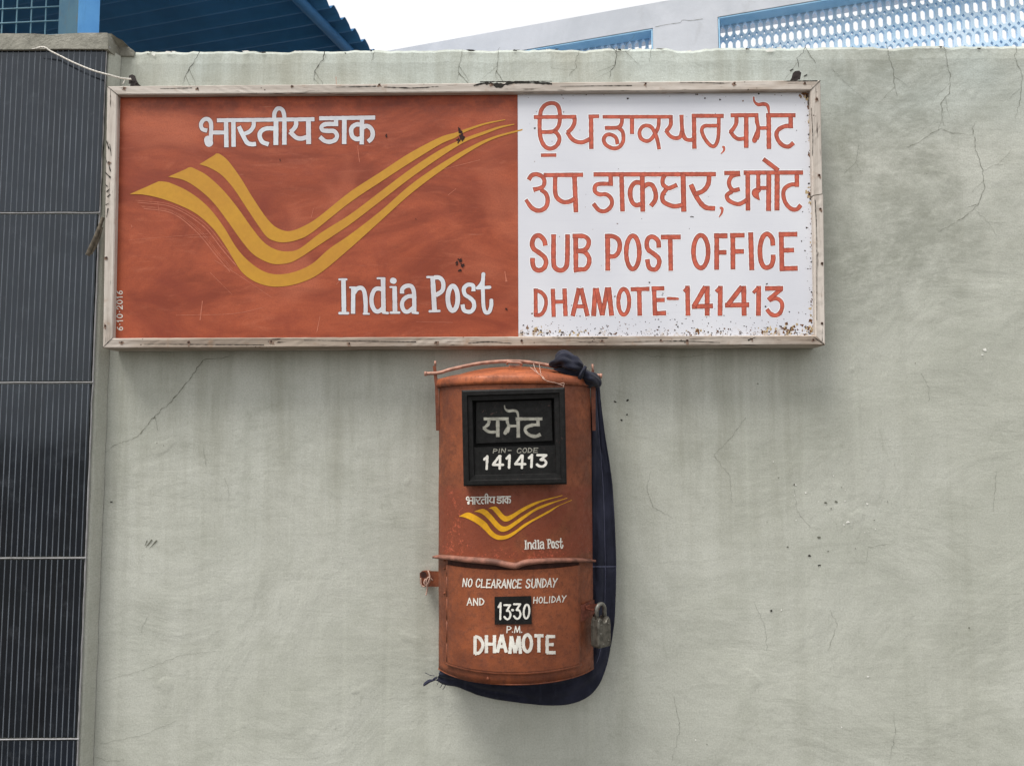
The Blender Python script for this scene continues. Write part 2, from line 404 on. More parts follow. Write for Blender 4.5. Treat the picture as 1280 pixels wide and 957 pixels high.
def m_letter(name, fill, edge, amt, dark=.16, under=None, wear=.5):
    n = NT(name); e = n.attr('edge'); g = n.noise(70, 4, .65, .3)
    c = n.mix(n.rng(g, .35, .68), tuple(x * (1 - dark) for x in fill), tuple(min(1, x * (1 + dark)) for x in fill))
    c = n.mix(n.rng(e, .0, 1, 0, amt, False), c, edge)
    if under:
        w = n.math('MULTIPLY', n.rng(n.noise(95, 6, .75, .4), .62, .70), n.rng(n.noise(13, 3), .45, .6)); c = n.mix(n.math('MULTIPLY', w, wear), c, under)
        f = n.rng(n.noise(6, 4), .4, .66); c = n.mix(n.math('MULTIPLY', f, .16), c, under)
    n.set('Base Color', c); n.set('Roughness', .5); n.set('Specular IOR Level', .3); return n.mat
def m_boxpaint(bright=1.0, flake=True):
    n = NT('letter_box_paint'); X, Y, Z = n.xyz(); k = bright
    c = n.mix(n.rng(n.noise(6, 6, .65, .4), .3, .7), tuple(v * k for v in sr(114, 60, 35)), tuple(v * k for v in sr(148, 81, 48)))
    stv = n.noise(1, 4, .6, .2, n.map((45, 45, 4))); c = n.mix(n.math('MULTIPLY', n.rng(stv, .5, .75), .3), c, tuple(v * k for v in sr(118, 60, 42)))
    gr = n.noise(60, 6, .75); c = n.mix(n.math('MULTIPLY', n.rng(gr, .46, .70), .62), c, sr(86, 48, 34))
    rg = n.math('MULTIPLY', n.rng(n.noise(10, 6, .75, .5), .52, .70), .6); c = n.mix(rg, c, sr(98, 52, 34))
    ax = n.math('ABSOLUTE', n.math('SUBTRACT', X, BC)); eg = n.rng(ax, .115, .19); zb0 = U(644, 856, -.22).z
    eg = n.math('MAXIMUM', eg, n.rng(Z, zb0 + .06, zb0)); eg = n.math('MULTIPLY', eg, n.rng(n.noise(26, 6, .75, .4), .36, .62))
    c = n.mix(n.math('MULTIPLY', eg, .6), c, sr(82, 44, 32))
    if flake:
        zb = U(644, 610, -.22).z; za = U(644, 699, -.22).z
        band = n.math('MULTIPLY', n.rng(Z, zb + .01, zb - .015), n.rng(Z, za - .004, za + .004))
        band = n.math('MULTIPLY', band, n.rng(n.noise(14, 4), .30, .5))
        c = n.mix(n.math('MULTIPLY', band, .75), c, sr(124, 58, 37))
        ed = n.math('MAXIMUM', n.math('MULTIPLY', n.rng(X, -.10, -.135), n.rng(X, -.185, -.14)), n.rng(Z, za + .05, za + .012))
        fl = n.rng(n.math('ADD', n.noise(150, 6, .75), n.math('MULTIPLY', n.math('MULTIPLY', ed, n.rng(n.noise(16, 3), .4, .6)), .13)), .62, .74)
        c = n.mix(n.math('MULTIPLY', n.math('MULTIPLY', fl, band), .75), c, sr(200, 100, 72))
    pit = n.math('MULTIPLY', n.rng(n.vor(120), .10, .2, 1, 0), n.rng(n.noise(22, 3), .56, .64)); c = n.mix(n.math('MULTIPLY', pit, .8), c, sr(70, 34, 24))
    pt2 = n.math('MULTIPLY', n.rng(n.vor(210), .12, .24, 1, 0), n.rng(n.noise(30, 3), .5, .6)); c = n.mix(n.math('MULTIPLY', pt2, .75), c, sr(58, 32, 24))
    lt = n.math('MULTIPLY', n.rng(n.vor(150, n.map(loc=(3, 1, 2))), .06, .14, 1, 0), n.rng(n.noise(26, 3), .58, .66)); c = n.mix(n.math('MULTIPLY', lt, .7), c, sr(196, 132, 104))
    fg = n.noise(330, 4, .8); c = n.mix(n.rng(fg, .42, .68, 0, .28), c, sr(84, 44, 32))
    n.set('Base Color', c); n.set('Roughness', n.rng(gr, .3, .7, .42, .75)); n.set('Specular IOR Level', .4)
    b = n.bump(n.noise(14, 4), .35, .008); n.set('Normal', n.bump(gr, .35, .002, b)); return n.mat
def m_black(name='black_paint'):
    n = NT(name); g = n.noise(70, 6, .75)
    c = n.mix(n.rng(g, .35, .7), sr(12, 12, 12), sr(27, 27, 27))
    w = n.math('MULTIPLY', n.rng(n.noise(170, 5, .75), .60, .70), n.rng(n.noise(16, 3), .45, .62)); c = n.mix(n.math('MULTIPLY', w, .5), c, sr(125, 95, 90))
    n.set('Base Color', c); n.set('Roughness', .6); n.set('Specular IOR Level', .22); n.set('Normal', n.bump(g, .3, .002)); return n.mat
def m_cloth():
    n = NT('navy_cloth'); wv = n.t.nodes.new('ShaderNodeTexWave'); wv.inputs['Scale'].default_value = 420; n.t.links.new(n.pos, wv.inputs['Vector'])
    c = n.mix(n.rng(n.noise(11, 5, .6), .3, .7), sr(30, 32, 43), sr(45, 47, 62))
    c = n.mix(n.math('MULTIPLY', n.rng(n.noise(1, 4, .6, 0, n.map((60, 60, 6))), .5, .75), .35), c, sr(66, 68, 84))
    n.set('Base Color', c); n.set('Roughness', .95); n.set('Specular IOR Level', .15)
    n.set('Sheen Weight', .08)
    b = n.bump(n.noise(30, 4, .6), .4, .006); n.set('Normal', n.bump(wv.outputs[1], .12, .0006, b)); return n.mat
def m_tile():
    n = NT('dark_glazed_tile'); g = n.noise(1, 4, .6, 0, n.map((30, 30, 3)))
    c = n.mix(n.rng(g, .3, .7), sr(10, 15, 23), sr(20, 27, 38))
    oi = n.t.nodes.new('ShaderNodeObjectInfo'); c = n.mix(n.rng(oi.outputs['Random'], 0, 1, 0, .55, False), c, sr(8, 9, 12))
    d = n.noise(24, 6, .7); c = n.mix(n.math('MULTIPLY', n.rng(d, .52, .75), .22), c, sr(78, 82, 88))
    n.set('Base Color', c); n.set('Roughness', n.rng(d, .3, .8, .06, .22)); n.set('Specular IOR Level', .6); n.set('Specular Tint', (.84, .92, 1.0))
    n.set('Normal', n.bump(n.noise(3, 3), .06, .02)); return n.mat
def m_blue(name, a, b_, grime, gcol, rough=.55):
    n = NT(name); c = n.mix(n.rng(n.noise(5, 5, .6), .3, .7), a, b_)
    g = n.noise(1, 6, .75, .3, n.map((22, 22, 6))); c = n.mix(n.math('MULTIPLY', n.rng(g, .5, .7), grime), c, gcol)
    n.set('Base Color', c); n.set('Roughness', rough); n.set('Specular IOR Level', .3); n.set('Normal', n.bump(g, .15, .004)); return n.mat
def m_ground():
    n = NT('dusty_ground'); c = n.mix(n.rng(n.noise(.6, 8, .65), .3, .7), sr(70, 66, 60), sr(92, 88, 80))
    n.set('Base Color', c); n.set('Roughness', .95); n.set('Normal', n.bump(n.noise(30, 6), .4, .02)); return n.mat

M = {}
BC = U(644, 650, -.10).x
M['plaster'] = m_plaster()
M['crack'] = plain('hairline_crack', sr(98, 99, 88), .95, var=.3, sc=60)  # grey tone of thin cracks, scratches and flake marks
M['crackdark'] = plain('open_crack', sr(40, 38, 34), .95, var=.3, sc=60)
M['chip'] = plain('bare_lime', sr(226, 226, 220), .9, var=.06)
M['concrete'] = m_concrete('cap_concrete', sr(128, 127, 118), sr(164, 162, 152))
M['tile'] = m_tile()
M['rib'] = plain('tile_rib_line', sr(100, 106, 114), .35, var=.3, sc=14)
M['grout'] = plain('white_grout', sr(152, 152, 154), .85, var=.15, sc=50)
M['sign_orange'] = m_sign_orange()
M['yellow'] = m_letter('ochre_paint', sr(190, 140, 44), sr(180, 125, 40), 0, .04, sr(156, 82, 52), .5)
M['yellow_bright'] = m_letter('yellow_paint', sr(222, 164, 30), sr(190, 130, 40), 0, .1, sr(120, 60, 40), .5)
M['white_letter'] = m_letter('white_letter_paint', sr(205, 212, 220), sr(226, 224, 222), .8, .05, sr(150, 80, 58), .6)
M['white_small'] = m_letter('white_brush_paint', sr(222, 220, 212), sr(222, 220, 212), 0, .1, sr(110, 66, 50), .7)
M['grey_letter'] = m_letter('grey_letter_paint', sr(150, 148, 138), sr(120, 118, 110), .7, .25)
M['outline'] = plain('dark_outline', sr(104, 44, 38), .6)
M['red_letter'] = m_letter('brick_red_letter_paint', sr(186, 92, 72), sr(112, 38, 36), .9, .2)
M['white_halo'] = plain('white_halo', sr(240, 240, 242), .5, var=.02)
M['wood_h'] = m_wood('painted_rail', True, .3)
M['wood_v'] = m_wood('painted_stile', False, .35)
M['wood_b'] = m_wood('weathered_rail', True, .95)
M['nail'] = plain('rusty_nail', sr(70, 50, 42), .8, .3, var=.4, sc=400)
M['nailstain'] = plain('nail_stain', sr(128, 106, 92), .9, var=.3, sc=300)
M['iron'] = plain('dark_iron', sr(46, 38, 38), .75, .2, var=.3, sc=120, bump=.4)
M['burn'] = plain('scorch', sr(46, 26, 24), .9, var=.3, sc=200)
M['scuff'] = plain('pale_scuff', sr(184, 108, 84), .7, var=.1)
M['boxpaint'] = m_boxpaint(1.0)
M['boxroof_lit'] = m_boxpaint(1.5, False)  # brighter copy of the box paint, sky light on the roof painted in
M['boxdark'] = plain('gap_shade', sr(58, 32, 26), .9, var=.3, sc=90)  # dark rust brown standing for shade in the door gap and tab hole
M['lip'] = plain('worn_steel_lip', sr(158, 118, 102), .6, .1, var=.35, sc=60, bump=.3)
M['rustsheet'] = plain('rusty_hasp_steel', sr(112, 60, 46), .7, .1, var=.35, sc=90, bump=.4)
M['lipplate'] = plain('bent_painted_plate', sr(126, 84, 70), .65, 0, var=.4, sc=45, bump=.3)
M['black'] = m_black()
M['cavity'] = plain('black_cavity', sr(14, 14, 14), .8)
M['cloth'] = m_cloth()
M['stitch'] = plain('pale_stitch', sr(92, 94, 116), .9)
M['thread'] = plain('cloth_thread', sr(40, 42, 60), .9)
M['string'] = plain('dirty_string', sr(176, 146, 132), .9, var=.25, sc=300)
M['rope'] = plain('white_rope', sr(218, 214, 206), .9, var=.12, sc=220)
M['steel'] = plain('padlock_steel', sr(92, 89, 82), .45, .5, var=.4, sc=70, bump=.3)
M['steel2'] = plain('shackle_steel', sr(116, 114, 108), .4, .6, var=.3, sc=120, bump=.3)
M['twig'] = plain('grey_wood', sr(98, 90, 78), .9, var=.4, sc=90, bump=.6)
M['bluepost'] = m_blue('blue_post_paint', sr(84, 152, 222), sr(108, 178, 240), .2, sr(70, 120, 160))
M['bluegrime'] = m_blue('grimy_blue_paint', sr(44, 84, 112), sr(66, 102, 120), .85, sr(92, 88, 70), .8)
M['roofblue'] = m_blue('dark_blue_sheet', sr(46, 104, 152), sr(54, 116, 168), .2, sr(58, 108, 148), .6)
M['roofblue2'] = m_blue('blue_purlin_paint', sr(50, 104, 152), sr(58, 114, 164), .2, sr(50, 84, 118), .6)
M['wire'] = m_blue('pale_blue_wire', sr(104, 146, 166), sr(130, 168, 184), .3, sr(110, 140, 150))
def m_house():
    n = NT('pale_house_plaster'); c = n.mix(n.rng(n.noise(1.6, 6, .65, .4), .3, .7), sr(186, 190, 197), sr(203, 206, 213))
    c = n.mix(n.math('MULTIPLY', n.rng(n.noise(4, 7, .75, .6), .54, .72), .45), c, sr(170, 172, 176)); n.set('Base Color', c); n.set('Roughness', .92); n.set('Specular IOR Level', .2)
    n.set('Normal', n.bump(n.noise(14, 6, .7), .2, .01)); return n.mat
M['house'] = m_house()
M['jali'] = m_blue('light_blue_lattice_paint', sr(182, 214, 240), sr(206, 228, 246), .3, sr(214, 222, 238), .7)
M['jamb'] = m_blue('blue_reveal_paint', sr(152, 200, 232), sr(172, 214, 242), .25, sr(118, 168, 206), .7)
M['ground'] = m_ground()

# ------------------------------------------------------------------ ground
g = MB(); g.quad((-300, -300, 0), (300, -300, 0), (300, 300, 0), (-300, 300, 0))
gr = build('ground', g, M['ground']); gr['kind'] = 'structure'; gr['label'] = 'dusty grey brown ground'

# ------------------------------------------------------------------ the boundary wall
TH = .20
topz = lambda x: None
def wall_top(x):
    a = U(165, 62.5, 0); b = U(660, 60, 0); c = U(1280, 55, 0)
    z = a.z + (b.z - a.z) * (x - a.x) / (b.x - a.x) if x < b.x else b.z + (c.z - b.z) * (x - b.x) / (c.x - b.x)
    return z + .004 * mn.noise(Vector((x * 9, 3, 1))) + .003 * mn.noise(Vector((x * 31, 7, 1))) + .0014 * mn.noise(Vector((x * 70, 5, 1))) - .014 * max(0, mn.noise(Vector((x * 7, 1, 9))) - .22)
mb = MB()
xs = [-2.6 + i * .007 for i in range(int(5.4 / .007) + 1)]
rows = []
ft = [(0, -.02), (.4, 0), (.8, 0), (.985, 0), (.996, .003), (1.0, .012)]
for f, yy in ft: rows.append([Vector((x, yy if f > .9 else 0, wall_top(x) * f)) for x in xs])
for f, yy in ((1.0, TH - .012), (.996, TH), (0, TH)): rows.append([Vector((x, yy, wall_top(x) * f - (.004 if yy > .1 else 0))) for x in xs])
mb.grid(rows)
PW = lambda x, y, o: U(x, y, -o)
crk = [ # traced cracks: crop origin, scale, points, width
 (0,0,2.667,[(668,170),(650,200),(625,240),(608,280)],3),(0,0,2.667,[(1083,170),(1075,200),(1050,235),(1045,270)],3.4),(0,0,2.667,[(1248,170),(1240,205)],2),
 (400,0,2.667,[(478,165),(465,210),(458,265)],2.6),(400,0,2.667,[(597,160),(590,220),(585,262)],2.6),(400,0,2.667,[(865,165),(850,210),(855,225),(830,255)],2.2),
 (400,0,2.667,[(990,158),(985,210),(968,240),(966,262)],3),(400,0,2.667,[(1105,155),(1098,205)],2.4),(400,0,2.667,[(972,156),(985,170),(1030,172),(1042,158)],3),
 (800,0,2.667,[(550,150),(545,175),(525,195),(530,225)],3.2),(800,0,2.667,[(822,152),(830,190),(845,230),(850,290),(855,320)],2.6),
 (800,0,2.667,[(1015,152),(1022,200),(1035,260),(1030,310),(1005,340),(1012,420)],2.6),(800,0,2.667,[(1255,152),(1250,200),(1275,250),(1268,330),(1250,400)],2.4),
 (800,0,2.667,[(890,490),(930,475),(980,440),(1005,432),(1050,445),(1110,450)],2.2),(800,0,2.667,[(1110,450),(1108,425),(1124,405)],2.2),
 (800,0,2.667,[(1112,455),(1120,500),(1140,560),(1150,620),(1130,680),(1080,725),(1000,770)],2.6),(800,0,2.667,[(1145,570),(1180,550),(1210,548)],1.6),
 (800,0,2.667,[(1120,700),(1160,740),(1220,745)],1.6),(800,0,2.667,[(730,480),(720,540),(740,580)],1.6),(800,0,2.667,[(640,230),(700,290),(760,340)],1.4),
 (0,440,1.85,[(530,12),(470,18),(440,60),(400,110),(350,155),(320,195),(265,215),(240,235)],2.0),(0,440,1.85,[(340,610),(325,650)],1.5),(0,440,1.85,[(470,220),(478,265)],1.4),
 (0,440,1.85,[(240,760),(330,735),(420,700),(500,690)],1.0),(0,440,1.85,[(230,905),(330,885),(410,850)],1.0),(0,440,1.85,[(222,935),(250,945),(290,942)],1.4),
 (0,440,1.85,[(232,300),(238,360),(230,405)],1.2),(0,440,1.85,[(520,290),(530,330),(525,345)],1.0),
 (780,420,1.782,[(270,180),(240,225),(200,265),(235,310),(240,370)],1.2),(780,420,1.782,[(60,300),(50,340),(65,380),(110,405)],1.4),
 (780,420,1.782,[(110,800),(125,870),(105,950)],1.4),(780,420,1.782,[(600,840),(605,880),(590,950)],1.2),(780,420,1.782,[(460,610),(475,640),(455,700)],1.2),
 (780,420,1.782,[(290,590),(315,650),(318,700)],1.0),(780,420,1.782,[(660,80),(680,115),(678,145)],1.2),(780,420,1.782,[(10,30),(60,45),(130,48),(200,38)],1.2),
 (780,420,1.782,[(380,340),(385,390),(415,425),(440,430)],1.0),(780,420,1.782,[(540,500),(545,470),(590,462)],1.0),(780,420,1.782,[(830,300),(822,390)],1.0),
]
for ox, oy, sc, pts, w in crk:
    P = [(ox + a / sc, oy + b / sc) for a, b in pts]
    P = lin(P, 3); P = [(a + 2.2 * mn.noise(Vector((a * .21, b * .21, 1))), b + 1.6 * mn.noise(Vector((a * .23, b * .23, 5)))) for a, b in P]
    n = len(P); wd = [max(.16, (w / sc * .52 if w > 1.9 else w / sc * .36) * (.55 + .9 * abs(mn.noise(Vector((i * .6, ox, oy)))) * 2) * (.5 if i > n * .8 else 1)) for i in range(n)]
    ribbon(mb, P, wd, PW, .0010, 2 if w > 2.9 else 1, step=2, rough=.3)
    if w > 1.5 and n > 8:
        for q in range(2 if w > 2.5 else 1):
            i = int(n * (.3 + .4 * ((ox + a_ if (a_ := pts[0][0]) else 0) % 7) / 7 + .2 * q)) % (n - 2) + 1; dx, dy = P[i + 1][0] - P[i - 1][0], P[i + 1][1] - P[i - 1][1]; sg_ = 1 if (i + q) % 2 else -1
            br = [P[i]]
            for k in range(1, 6): br.append((P[i][0] + k * 1.6 * (dx * .3 - sg_ * dy * .35) + mn.noise(Vector((k * .9, i, q))) * 1.5, P[i][1] + k * 1.6 * (dy * .3 + sg_ * dx * .35) + mn.noise(Vector((k * .9, i, 7))) * 1.5))
            ribbon(mb, br, [max(.16, wd[i] * f) for f in (.8, .7, .6, .5, .4, .25)], PW, .0011, 1, step=2, rough=.4)
rnd = random.Random(5)
for k in range(46):                            # flaked chips, mostly one cluster right of the letter box
    if k < 34: x, y = rnd.gauss(1035, 36), rnd.gauss(640, 30)
    else: x, y = rnd.uniform(820, 1270), rnd.uniform(440, 940)
    r = rnd.choice((.4, .5, .7, .9, 1.4)); blob(mb, (x, y), (r * rnd.uniform(.8, 1.5), r), PW, .0012, rnd.choice((3, 3, 3, 1, 1)), n=9, jag=.6)
for (x, y, r) in ((1231, 437, 2.2), (1228, 443, 1.6), (1085, 845, 1.6), (784, 500, 1.8), (784, 518, 1.4), (964, 763, 1.6), (1012, 694, 1.8), (1024, 706, 1.6), (769, 502, 1.4), (777, 525, 1.6), (139, 627, 1.5)):
    blob(mb, (x, y), (r, r * .7), PW, .0013, 3 if x > 1050 else 2, n=9, jag=.6)
for a in ((182, 684, 190, 674), (186, 686, 196, 675), (181, 682, 184, 675)):
    ribbon(mb, [(a[0], a[1]), (a[2], a[3])], [.4, 1.8], PW, .0012, 1, step=2, rough=.4)
for x, y in ((989.5, 87.5), (1007, 94.5)): ribbon(mb, [(x - 2, y + 1), (x + 2, y - 1)], 1.3, PW, .0012, 2, step=1)
for k in range(34):                            # little flakes along the ragged top edge
    x = rnd.uniform(170, 1270); y0 = 62.5 - (x - 165) * .0064
    blob(mb, (x, y0 + rnd.uniform(2.2, 6)), (rnd.uniform(1, 6), rnd.uniform(.4, 1.3)), PW, .0012, rnd.choice((3, 3, 2, 1)), n=9, jag=.7)
o = build('boundary_wall', mb, [M['plaster'], M['crack'], M['crackdark'], M['chip']], loc=(0, 0, 0), recalc=True)
tag(o, 'grey green plastered boundary wall, stained and cracked, carrying the board and the letter box', 'wall')['kind'] = 'thing'

# ------------------------------------------------------------------ tiled gate pillar on the left
PY = -.045
edge_px = lambda y: 133.5 + (y - 62) * (97 - 133.5) / (957 - 62)
p0 = U(133.5, 62, PY); p1 = U(97, 957, PY)
ex = lambda z: p1.x + (p0.x - p1.x) * (z - p1.z) / (p0.z - p1.z)      # pillar edge leans a little
pil = thing('gate_pillar', 'gate pillar clad in dark ribbed tiles with a rough concrete cap', 'pillar', (-1.6, PY, 0)); pil['kind'] = 'thing'
zt = U(60, 61, PY).z
mb = MB(); rows = []
for i in range(61):
    z = zt * i / 60; j = .0025 * mn.noise(Vector((z * 12, 2, 0)))
    rows.append([Vector((-2.55, PY + .006, z)), Vector((ex(z) + .002 + j, PY + .006, z)), Vector((ex(z) + .006 + j, PY + .010, z)), Vector((ex(z) + .016 + j, -.002, z))])
mb.grid(rows); build('pillar_core', mb, M['plaster'], pil)
mb = MB()                                       # cap with a sloped, broken right end
prof = [(-2.6, 0)] ; 
cap_out = [(-60, 42.5), (40, 42), (62, 43.5), (100, 41.5), (122, 41.2), (134, 41.5), (135.5, 50), (134.5, 61.2), (80, 61), (30, 62), (-60, 62)]
f = [U(a, b + 1.2 * mn.noise(Vector((a * .2, b, 0))), PY - .014) for a, b in cap_out]
bk = [Vector((p.x, TH + .02, p.z)) for p in f]
mb.prism(f, bk)
fil = [(118, 45), (134, 42), (140, 42.5), (146, 47), (153, 50.5), (158, 57), (167, 63.2), (167, 70), (118, 70)]
mb.prism([U(a, b, PY + .008 if a < 141 else -.0035 + (-.03 if a < 155 else 0)) if b < 69 else U(a, b, -.002) for a, b in fil], [Vector((U(a, b, -.0035).x, TH + .018, U(a, b, -.0035).z)) for a, b in fil])
build('cap', mb, M['concrete'], pil)
# rows of tiles, each slightly proud, with raised thin ribs
jy = [61.5, 267, 478, 696.5, 922, 1140]
for k in range(5):
    za, zb = U(60, jy[k], PY).z - .004, U(60, jy[k + 1], PY).z + .004
    mb = MB(); yf = PY - .006; nz = 40
    def xe(z): return ex(z) + .0022 * mn.noise(Vector((z * 40, k, 3))) - (.004 if k else 0)
    fr = [[Vector((-2.5, yf, za + (zb - za) * i / nz)), Vector((xe(za + (zb - za) * i / nz), yf, za + (zb - za) * i / nz)), Vector((xe(za + (zb - za) * i / nz), PY + .004, za + (zb - za) * i / nz))] for i in range(nz + 1)]
    mb.grid(fr)
    for zz, dn in ((za, 0), (zb, 1)): mb.quad((-2.5, yf, zz), (xe(zz), yf, zz), (xe(zz), PY + .004, zz), (-2.5, PY + .004, zz))
    pitch = .0152; i = 1
    while True:
        d = i * pitch - .006
        if ex(za) - d < -2.3: break
        w = .0013; h = .0011
        if i % 2 or True:
            a, b = ex(za) - d + .0006 * math.sin(i * 3.1), ex(zb) - d
            for (u, v) in ((za, zb),):
                mb.prism([(a - w, yf - .0001, u), (a, yf - h, u), (a + w, yf - .0001, u)], [(b - w, yf - .0001, v), (b, yf - h, v), (b + w, yf - .0001, v)], 1)
        i += 1
    build('tile', mb, [M['tile'], M['rib']], pil)
mb = MB()
for k in range(0, 5):
    z = U(60, jy[k], PY).z; xr = ex(z) + (.004 if k else .012)
    pts = [Vector((-2.5 + (xr + 2.5) * i / 60, PY - .0065 - .0006 * mn.noise(Vector((i * .7, k, 0))), z + .0012 * mn.noise(Vector((i * .3, k, 4))))) for i in range(61)]
    mb.tube(pts, .0016 if k else .003, 6)
z0, z1 = p1.z - .2, p0.z
mb.tube([Vector((ex(z0 + (z1 - z0) * i / 80) + .0005 + .002 * mn.noise(Vector((i * .5, 1, 1))), PY - .0030, z0 + (z1 - z0) * i / 80)) for i in range(81)], [.0016 + .0012 * abs(mn.noise(Vector((i * .45, 8, 1)))) for i in range(81)], 6)
build('grout_line', mb, M['grout'], pil)

# ------------------------------------------------------------------ the painted board
SF, SP = -.078, -.062
Psign = lambda x, y, o: U(x, y, SP - o)
c0 = U(580, 431, 0)
sg = thing('sign_board', 'long hand painted board, half orange half white, in a worn pale wooden frame', 'sign', (c0.x, 0, c0.z))
OUT = [(133.5, 107.5), (1026, 100), (1032, 431), (128, 435)]           # outer frame corners in the frame's face
INN = [(146.5, 118.5), (1013.5, 112.5), (1019.5, 419.0), (140.5, 422.5)]
oc = [U(*p, SF) for p in OUT]; ic = [U(*p, SF) for p in INN]
pc = [U(x + a, y + b, SP) for (x, y), (a, b) in zip(INN, ((-6, -6), (6, -6), (6, 6), (-6, 6)))]
mid_t, mid_b = U(647, 112, SP), U(648, 424, SP)
mb = MB()
mb.prism([pc[0], Vector((mid_t.x, SP, pc[0].z)), Vector((mid_b.x, SP, pc[3].z)), pc[3]], [Vector((p.x, -.004, p.z)) for p in (pc[0], Vector((mid_t.x, 0, pc[0].z)), Vector((mid_b.x, 0, pc[3].z)), pc[3])])
for (x, y, rx, ry) in ((575, 164, 2.2, 4), (577, 171, 3, 5), (573, 176, 2, 2.5), (575, 325, 3, 2.6), (578, 331, 2.6, 3), (571, 329, 1.6, 2), (575, 338, 2, 2.4), (633, 386, 1.8, 1.8), (483, 170, .9, 2), (146, 270, .8, 3), (350, 200, .7, 1.2), (520, 274, .7, .7)):
    blob(mb, (x, y), (rx, ry), Psign, .0009, 1, jag=.7)
for pts, w in (([(447, 182), (448, 192), (449.5, 203)], 1.1), ([(197, 252), (199, 267)], .8), ([(164, 281), (165, 284)], 1.6), ([(392, 260), (389, 272)], .9), ([(631, 339), (633, 352)], 3), ([(253, 376), (250, 400)], 2.2), ([(400, 395), (396, 415)], 1.4), ([(520, 402), (566, 403)], .7), ([(420, 96), (421, 120)], 1.0),
               ([(548, 213), (600, 200)], 1.0), ([(340, 372), (300, 345), (268, 325)], .8), ([(290, 368), (262, 340)], .7), ([(330, 384), (290, 392), (220, 394)], .8), ([(160, 300), (260, 292)], .6), ([(420, 356), (428, 347)], 1), ([(560, 244), (570, 236)], .8)):
    ribbon(mb, pts, [w * .4] + [w * .6] * (len(pts) - 1), Psign, .0002, 2, rough=.4)
for a in range(8):                              # sweeping brush marks under the emblem
    r = rnd.uniform(-7, 9); ribbon(mb, [(175 + r, 256 + r), (215, 262 + r), (250 - r, 285 + r), (275 - r, 315 + r), (292 - r, 335 + r)], rnd.uniform(.3, .6), Psign, .0002, 2, rough=.5)
build('orange_panel', mb, [M['sign_orange'], M['burn'], M['scuff']], sg)
xw = ic[2].x; zlo = (ic[2].z + ic[3].z) / 2; zhi = (ic[0].z + ic[1].z) / 2
M['sign_white'] = m_sign_white(U(1019, 300, SP).x, U(830, 419, SP).z, U(830, 113, SP).z)
M['rust'] = plain('rust_spot', sr(108, 72, 46), .9, var=.5, sc=150); M['rustpale'] = plain('pale_rust_bloom', sr(186, 164, 126), .9, var=.25, sc=200); M['rustdark'] = plain('dark_rust_spot', sr(48, 36, 30), .9, var=.4, sc=200)
mb = MB(); e = .0006
mb.prism([Vector((mid_t.x + .0003, SP - e, pc[1].z)), pc[1] + Vector((0, -e, 0)), pc[2] + Vector((0, -e, 0)), Vector((mid_b.x + .0003, SP - e, pc[2].z))],
         [Vector((p.x, -.004, p.z)) for p in (Vector((mid_t.x + .0003, 0, pc[1].z)), pc[1], pc[2], Vector((mid_b.x + .0003, 0, pc[2].z)))])
for k in range(620):                            # rust and dirt specks thicker towards the bottom and right edge
    t = rnd.random()
    if t < .62: x, y = rnd.uniform(650, 1018), 419 - abs(rnd.expovariate(1 / 9))
    elif t < .86: x, y = 1017.5 - abs(rnd.expovariate(1 / 4)), rnd.uniform(115, 418)
    elif t < .93: x, y = rnd.uniform(650, 1014), 114 + abs(rnd.expovariate(1 / 6))
    else: x, y = rnd.uniform(655, 1012), rnd.uniform(118, 415)
    if x < 650: continue
    r = rnd.choice((.3, .4, .45, .55, .7, 1.0)); blob(mb, (x, y), (r * rnd.uniform(.7, 1.4), r), Psign, .0008, rnd.choice((1, 2, 2)), n=8, jag=.6)
for x, y, rx, ry in ((1006, 117, 4, 2.2), (1009, 121, 2, 3), (1011, 128, 1.5, 2.5), (1012, 168, 1.6, 2), (1015, 236, 3, 4), (1013, 243, 2, 2.6), (1016, 262, 1.2, 3), (980, 411, 2.5, 1.4), (985, 412, 2.4, 1.2), (983, 409, 1.4, 1.2), (676, 413, 1.6, 1), (703, 415, 1.3, 1), (750, 416, 1.6, 1.2), (866, 258 + 13, .9, .9), (863.5, 271, .9, .9), (653.5, 117, 1, 1)):
    blob(mb, (x, y), (rx, ry), Psign, .0009, 2 if rx < 2.2 else 1, jag=.7)
for cx_, cy_, sx_, sy_, nn_ in ((1005, 119, 5, 2.5, 16), (1011, 130, 2, 8, 14), (1012, 160, 1.6, 14, 16), (1014, 238, 2.2, 6, 16), (1015, 300, 1.2, 40, 14), (1015, 395, 2, 14, 14), (984, 411, 7, 4, 26), (962, 414, 6, 2.5, 14), (1008, 412, 7, 4, 18), (878, 414, 10, 2, 12), (700, 415, 30, 2, 20), (672, 413, 10, 3, 14)):
    for k in range(nn_):
        x, y = cx_ + rnd.gauss(0, sx_), cy_ + rnd.gauss(0, sy_)
        if not (650 < x < 1018.5 and 114 < y < 420): continue
        r = rnd.uniform(.5, 1.8); blob(mb, (x, y), (r, r * rnd.uniform(.7, 1.6)), Psign, .0007, 3 if rnd.random() < .65 else 1, n=10, jag=.8)
        if rnd.random() < .35: blob(mb, (x, y), (r * .4, r * .4), Psign, .0009, 2, n=8, jag=.6)
build('white_panel', mb, [M['sign_white'], M['rust'], M['rustdark'], M['rustpale']], sg)

